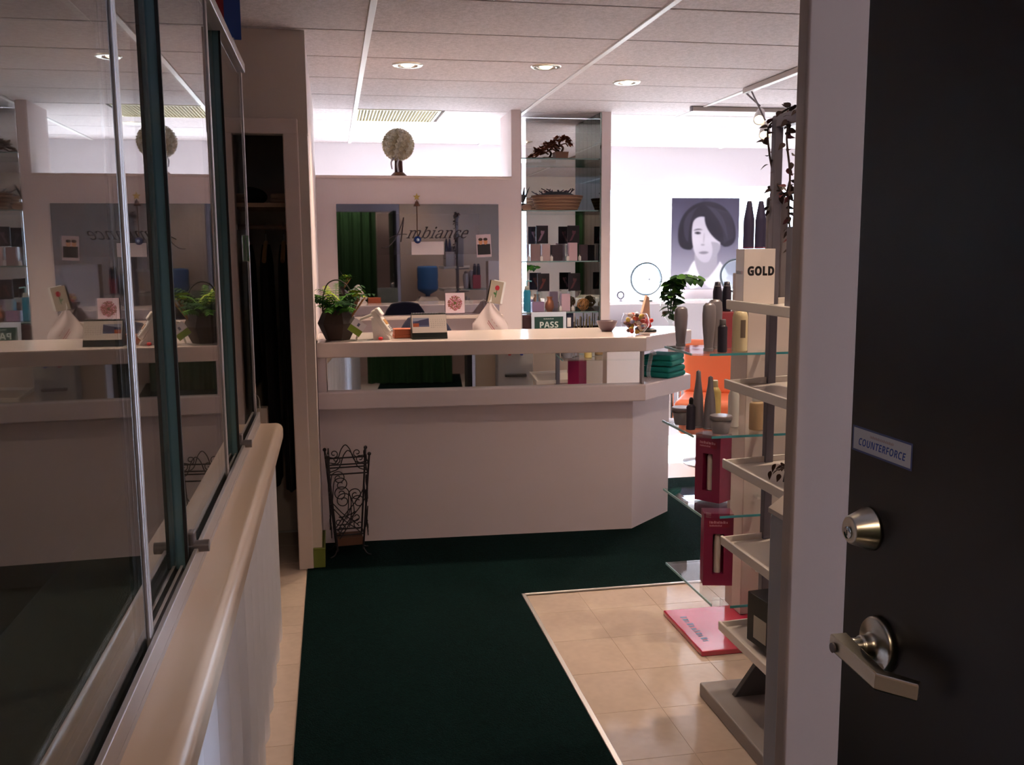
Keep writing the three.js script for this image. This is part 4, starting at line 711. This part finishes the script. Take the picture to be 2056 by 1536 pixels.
{
  const b = thing('red_carton', 'dull red carton on the top glass shelf', 'carton', [1.55, 1.1605, -3.62], 0.1);
  part(b, 'box', rb(0.085, 0.145, 0.05, 0.002), std([0.33, 0.05, 0.07], 0.45), [0, 0.073, 0]); part(b, 'lid_flap', rb(0.082, 0.003, 0.048, 0.001), std([0.28, 0.04, 0.06], 0.5), [0, 0.147, 0]);
  const lab = ['black bottle on the red carton, left of the pair', 'black bottle on the red carton, right of the pair'];
  [-0.02, 0.02].forEach((x, i) => bottle('black_bottle', lab[i], [1.55 + x, 1.1605 + 0.1495, -3.62], [[0, 0], [0.017, 0], [0.019, 0.004], [0.0185, 0.08], [0.013, 0.105], [0.011, 0.118], [0, 0.12]], bottleM.dark, (t) => part(t, 'shoulder_ring', new THREE.TorusGeometry(0.0135, 0.0018, 6, 20), M.grey, [0, 0.102, 0], [Math.PI / 2, 0, 0]), 0, 1, 'black bottles on the red carton'));
}
bottle('dark_bottle', 'slim dark bottle in front of the red carton', [1.487, 1.1605, -3.46], [[0, 0], [0.017, 0], [0.0185, 0.004], [0.0185, 0.098], [0.012, 0.108], [0, 0.108]], bottleM.dark, capped(0.013, 0.022, 0.107, bottleM.grey));
bottle('cream_bottle', 'cream bottle with dark print on the top glass shelf', [1.568, 1.1605, -3.48], [[0, 0], [0.028, 0], [0.03, 0.004], [0.03, 0.135], [0.026, 0.152], [0.016, 0.16], [0, 0.16]], bottleM.cream, (t) => { part(t, 'cap', lathe([[0, 0], [0.018, 0], [0.016, 0.014], [0, 0.016]], 20), bottleM.cream, [0, 0.157, 0]); const g = new THREE.CylinderGeometry(0.0305, 0.0305, 0.07, 16, 1, true, -0.35, 0.7); part(t, 'label', g, std([0.16, 0.12, 0.09], 0.5, { side: THREE.DoubleSide }), [0, 0.09, 0]); });
// second glass shelf
const cone = (r, h) => [[0, 0], [r, 0], [r * 1.02, 0.006], [r * 0.75, h * 0.55], [r * 0.42, h * 0.82], [r * 0.34, h * 0.97], [0, h]];
bottle('cone_bottle', 'tall silver cone bottle, left one on the second glass shelf', [1.44, 0.8435, -3.58], cone(0.026, 0.235), bottleM.silver, (t) => part(t, 'base_ring', new THREE.TorusGeometry(0.026, 0.002, 6, 24), M.grey, [0, 0.004, 0], [Math.PI / 2, 0, 0]));
bottle('cone_bottle', 'silver cone bottle, right one on the second glass shelf', [1.475, 0.8435, -3.54], cone(0.027, 0.215), bottleM.silver, (t) => part(t, 'base_ring', new THREE.TorusGeometry(0.027, 0.002, 6, 24), M.grey, [0, 0.004, 0], [Math.PI / 2, 0, 0]));
const tub = (label, pos) => { const t = thing('styling_tub', label, 'tub', pos, 0, 'grey tubs on the second glass shelf'); part(t, 'tub', lathe([[0, 0], [0.03, 0], [0.032, 0.004], [0.042, 0.055], [0, 0.055]], 26), bottleM.grey); part(t, 'lid', lathe([[0, 0.055], [0.044, 0.055], [0.044, 0.07], [0.041, 0.072], [0, 0.072]], 26), bottleM.silver); };
tub('grey tub at the left tip of the second glass shelf', [1.405, 0.8435, -3.66]); tub('grey tub at the front of the second glass shelf', [1.48, 0.8435, -3.44]);
bottle('black_spray', 'small black spray bottle between the grey tubs', [1.395, 0.8435, -3.54], [[0, 0], [0.0175, 0], [0.0185, 0.003], [0.0185, 0.092], [0.01, 0.104], [0, 0.104]], bottleM.dark, (t) => { part(t, 'nozzle', lathe([[0, 0], [0.009, 0], [0.009, 0.02], [0.005, 0.028], [0, 0.028]], 14), M.blackPlastic, [0, 0.102, 0]); });
bottle('yellow_bottle', 'amber yellow bottle at the back of the second glass shelf', [1.545, 0.8435, -3.66], [[0, 0], [0.024, 0], [0.026, 0.004], [0.026, 0.13], [0.014, 0.15], [0, 0.15]], bottleM.yellow, capped(0.013, 0.03, 0.149, bottleM.cream));
bottle('clear_bottle', 'whitish slim bottle beside the amber one', [1.585, 0.8435, -3.56], [[0, 0], [0.02, 0], [0.022, 0.004], [0.022, 0.13], [0.01, 0.16], [0, 0.17]], bottleM.clear, capped(0.01, 0.02, 0.165, M.grey));
bottle('tan_bottle', 'tan bottle with white cap in front of the pale column', [1.648, 0.8435, -3.48], [[0, 0], [0.027, 0], [0.029, 0.004], [0.029, 0.105], [0.02, 0.115], [0, 0.115]], std([0.48, 0.32, 0.18], 0.45), capped(0.02, 0.022, 0.114, M.paperWhite));
// magenta dispensers
{
  const disp = (label, pos, turn, h) => {
    const t = thing('tube_dispenser', label, 'dispenser', pos, turn, 'magenta tube dispensers');
    const w = 0.115, d = 0.085;
    part(t, 'carton', merge([ext(-w / 2, -0.022, 0, h, -d / 2, d / 2), ext(0.022, w / 2, 0, h, -d / 2, d / 2), ext(-0.022, 0.022, 0, h * 0.16, -d / 2, d / 2), ext(-0.022, 0.022, h * 0.72, h, -d / 2, d / 2), ext(-0.022, 0.022, h * 0.16, h * 0.72, -d / 2, -d / 2 + 0.03)]), M.magenta);
    part(t, 'product_tube', lathe([[0, 0], [0.014, 0], [0.014, h * 0.5], [0.008, h * 0.54], [0, h * 0.54]], 16), std([0.66, 0.56, 0.52], 0.4), [0, h * 0.165, 0.018]);
    const lm = printMat(256, 80, (x, w2, h2) => { x.fillStyle = '#8c1034'; x.fillRect(0, 0, w2, h2); x.fillStyle = '#d9a9b8'; smallPrint(x, 20, 6, 216, 34, 12); smallPrint(x, 20, 50, 150, 22, 13); }, 0.4);
    part(t, 'lettering', new THREE.PlaneGeometry(0.085, 0.028), lm, [0.0, h * 0.86, d / 2 + 0.001]);
  };
  disp('magenta tube dispenser on the third glass shelf', [1.49, 0.5525, -3.53], -0.95, 0.272);
  disp('magenta tube dispenser on the lowest glass shelf', [1.47, 0.2405, -3.43], -0.25, 0.292);
}
{
  // grey rack with white trays
  const t = thing('tray_rack', 'grey metal rack with five white sloping trays and floor plinth', 'display rack', [0, 0, 0]);
  part(t, 'plinth', ext(1.225, 1.66, 0, 0.05, -2.98, -2.36, 0.006), std([0.26, 0.23, 0.23], 0.45));
  part(t, 'post', ext(1.418, 1.446, 0.05, 1.97, -2.945, -2.915, 0.003), M.postGrey);
  part(t, 'post', ext(1.432, 1.458, 0.05, 1.97, -2.80, -2.775, 0.003), M.postGrey);
  part(t, 'top_bar', ext(1.42, 1.456, 1.945, 1.985, -2.945, -2.70, 0.004), M.postGrey);
  part(t, 'gusset', prismY([[0, 0], [0.12, 0], [0.02, 0.14], [0, 0.14]], 0.02), std([0.07, 0.065, 0.07], 0.5), [1.42, 0.05, -2.86], [0, Math.PI, 0]);
  for (const y of [1.375, 1.112, 0.842, 0.575, 0.272]) {
    const s = part(t, 'tray', (() => { const g = merge([ext(0, 0.30, 0, 0.008, -0.27, 0.27, 0.003), ext(-0.006, 0.004, 0, 0.032, -0.27, 0.27, 0.003), ext(0, 0.30, 0.0, 0.028, -0.272, -0.266, 0.002), ext(0, 0.30, 0.0, 0.028, 0.266, 0.272, 0.002)]); return g; })(), M.acrylic, [1.275, y - 0.012, -2.66], [0, 0, 0.04]);
    part(s, 'support_arm', ext(0.14, 0.30, -0.016, 0, -0.20, -0.18, 0.002), M.postGrey);
  }
  const g = thing('gold_carton', 'white carton with black and red lettering on the top tray', 'carton', [1.338, 1.3835, -2.865], -0.18);
  const f = printMat(256, 384, (x, w, h) => { x.fillStyle = '#f2e6e4'; x.fillRect(0, 0, w, h); x.fillStyle = '#1c1820'; x.font = 'bold 84px sans-serif'; x.lineWidth = 5; x.strokeStyle = '#1c1820'; x.strokeText('GOLD', 26, 182); x.fillText('GOLD', 26, 182); }, 0.5), f2 = printMat(192, 384, (x, w, h) => { x.fillStyle = '#ece0dc'; x.fillRect(0, 0, w, h); x.fillStyle = '#2a2228'; smallPrint(x, 14, 150, 126, 30, 9); x.fillStyle = '#a5322e'; smallPrint(x, 144, 150, 32, 30, 2); }, 0.5);
  part(g, 'box', rb(0.10, 0.175, 0.10, 0.002), std([0.66, 0.58, 0.57], 0.5), [0, 0.088, 0]);
  part(g, 'front_print', new THREE.PlaneGeometry(0.097, 0.172), f, [0, 0.088, 0.0508]);
  const lp = new THREE.PlaneGeometry(0.097, 0.172); lp.rotateY(-Math.PI / 2); part(g, 'side_print', lp, f2, [-0.0508, 0.088, 0]);
  const lab = ['dark blue bottle on the lettered carton, left of the pair', 'dark blue bottle on the lettered carton, right of the pair'];
  [-0.026, 0.014].forEach((x, i) => bottle('dark_blue_bottle', lab[i], [1.338 + x, 1.3835 + 0.176, -2.865], [[0, 0], [0.016, 0], [0.0175, 0.004], [0.0172, 0.09], [0.0155, 0.10], [0.008, 0.145], [0.007, 0.15], [0, 0.15]], std([0.06, 0.055, 0.12], 0.35), (t) => part(t, 'base_ring', new THREE.TorusGeometry(0.0172, 0.0015, 6, 20), M.magenta, [0, 0.003, 0], [Math.PI / 2, 0, 0]), 0, 1, 'dark blue bottles on the carton'));
  const gb = thing('grey_box', 'tall rounded grey bottle behind the grey post', 'bottle', [1.462, 1.3845, -2.975]); part(gb, 'body', rb(0.075, 0.345, 0.03, 0.012, 4), bottleM.grey, [0, 0.173, 0]); part(gb, 'cap', rb(0.05, 0.012, 0.024, 0.004), bottleM.dark, [0, 0.350, 0]);
  const fr = thing('shadow_box', 'dark framed display box on the top tray beside the post', 'display box', [1.39, 1.3835, -2.66], 0.5);
  part(fr, 'frame', merge([ext(-0.05, 0.05, 0.0, 0.012, -0.02, 0.02), ext(-0.05, 0.05, 0.228, 0.24, -0.02, 0.02), ext(-0.05, -0.038, 0.012, 0.228, -0.02, 0.02), ext(0.038, 0.05, 0.012, 0.228, -0.02, 0.02)]), M.postGrey);
  part(fr, 'backing', ext(-0.038, 0.038, 0.012, 0.228, -0.018, -0.012), std([0.26, 0.22, 0.24], 0.5));
  part(fr, 'dark_figure', lathe([[0, 0], [0.016, 0], [0.02, 0.08], [0.011, 0.12], [0.012, 0.16], [0, 0.17]], 16), M.blackPlastic, [0, 0.013, 0]);
  part(fr, 'pane', ext(-0.038, 0.038, 0.012, 0.228, 0.016, 0.019), M.glass);
  const bxk = thing('black_carton', 'black carton with a pale panel on the lowest tray', 'carton', [1.36, 0.285, -2.72], 0.1);
  part(bxk, 'box', rb(0.10, 0.165, 0.13, 0.003), M.blackPlastic, [0, 0.084, 0]); part(bxk, 'pale_panel', rb(0.003, 0.075, 0.075, 0.001), std([0.55, 0.50, 0.40], 0.5), [-0.0505, 0.062, 0.015]);
  // dried sprig
  const dr = thing('dried_sprig', 'small dried brown sprig on the middle tray', 'dried plant', [1.36, 0.8515, -2.66]);
  part(dr, 'stem', tube([[-0.03, 0.005, 0.05], [0, 0.02, 0], [0.03, 0.045, -0.05]], 0.0025, 10, 5), M.dryLeaf);
  for (let i = 0; i < 22; i++) part(dr, 'leaf', leafGeo(0.026, 0.014, 0.5), std([0.07, 0.03, 0.02], 0.8, { side: THREE.DoubleSide }), [rnd(-0.03, 0.03), rnd(0.01, 0.05), rnd(-0.05, 0.05)], [rnd(-1.5, 0.8), rnd(0, 6.3), 0]);
  // artificial dark vine on the top bar
  const v = thing('dried_vine', 'dark dried vine draped over the top of the grey rack', 'vine', [1.44, 1.97, -2.85]);
  const strands = [[[0, 0.01, -0.10], [-0.03, -0.02, -0.10], [-0.03, -0.10, -0.09], [-0.01, -0.2, -0.09], [-0.015, -0.30, -0.09]], [[0, 0.015, 0.10], [-0.01, 0.0, 0.02], [-0.02, -0.05, 0.01], [-0.01, -0.18, 0.02], [-0.02, -0.30, 0.04], [-0.015, -0.38, 0.05], [0, -0.50, 0.06]], [[0, 0.02, -0.10], [0.0, 0.03, 0.0], [0, 0.02, 0.12]], [[-0.01, -0.2, -0.07], [0.0, -0.24, -0.03], [-0.01, -0.20, 0.02]]];
  for (const s of strands) {
    part(v, 'stem', tube(s, 0.0035, 30, 5), M.dryLeaf); const c = new THREE.CatmullRomCurve3(s.map((p) => V(...p)));
    const n = s.length * 6; for (let i = 0; i < n; i++) { const p = c.getPoint(i / n); part(v, 'leaf', leafGeo(0.026, 0.017, 0.6), i % 5 === 0 ? std([0.10, 0.02, 0.03], 0.8, { side: THREE.DoubleSide }) : M.dryLeaf, [p.x + rnd(-0.01, 0.01), p.y, p.z + rnd(-0.01, 0.01)], [rnd(-1.2, 1.2), rnd(0, 6.3), 0]); }
  }
}
{ // water cooler behind the wall end
  const t = thing('water_cooler', 'grey water cooler with blue bottle behind the wall end', 'water cooler', [1.18, 0, -1.94]);
  part(t, 'body', rb(0.30, 0.92, 0.30, 0.012), std([0.40, 0.38, 0.38], 0.45), [0, 0.461, 0]);
  part(t, 'lid', (() => { const g = lathe([[0, 0], [0.214, 0], [0.214, 0.012], [0.14, 0.085], [0, 0.085]], 4); g.rotateY(Math.PI / 4); return g; })(), std([0.62, 0.52, 0.45], 0.4, { flatShading: true }), [0, 0.921, 0]);
  part(t, 'water_bottle', lathe([[0, 0], [0.03, 0], [0.03, 0.03], [0.12, 0.08], [0.132, 0.11], [0.132, 0.20], [0.126, 0.215], [0.132, 0.23], [0.132, 0.36], [0.12, 0.385], [0, 0.39]], 32), std([0.05, 0.16, 0.42], 0.12), [0, 1.0, 0]);
  for (const x of [-0.05, 0.05]) part(t, 'tap', merge([ext(x - 0.012, x + 0.012, 0.70, 0.73, -0.20, -0.15, 0.004), ext(x - 0.01, x + 0.01, 0.73, 0.75, -0.19, -0.17, 0.003)]), x < 0 ? std([0.5, 0.02, 0.02], 0.4) : std([0.02, 0.05, 0.4], 0.4));
  part(t, 'drip_tray', ext(-0.09, 0.09, 0.52, 0.54, -0.21, -0.151, 0.004), M.darkGrey);
}
{ // green curtain in the hall, seen in the mirrors
  const t = thing('green_curtain', 'dark green folded curtain hanging in the hall, seen mirrored', 'curtain', [0.2, 0.02, 1.25]);
  const N = 90, pos = [], idx = []; for (let i = 0; i <= N; i++) for (const y of [0, 2.2]) { const x = -0.5 + i / N; pos.push(x, y, 0.03 * Math.sin(x * 44) + 0.012 * Math.sin(x * 90 + 1)); } for (let i = 0; i < N; i++) { const a = 2 * i; idx.push(a, a + 2, a + 1, a + 1, a + 2, a + 3); }
  const g = new THREE.BufferGeometry(); g.setAttribute('position', new THREE.Float32BufferAttribute(pos, 3)); g.setIndex(idx); g.computeVertexNormals();
  part(t, 'cloth', g, std([0.012, 0.06, 0.018], 0.85, { side: THREE.DoubleSide }));
  part(t, 'rod', bar([-0.55, 2.22, 0], [0.55, 2.22, 0], 0.012), M.nickel);
  for (const x of [-0.53, 0.53]) part(t, 'rod_hanger', bar([x, 2.22, 0], [x, 2.555, 0], 0.006), M.nickel);
}
renderer.render(scene, camera);
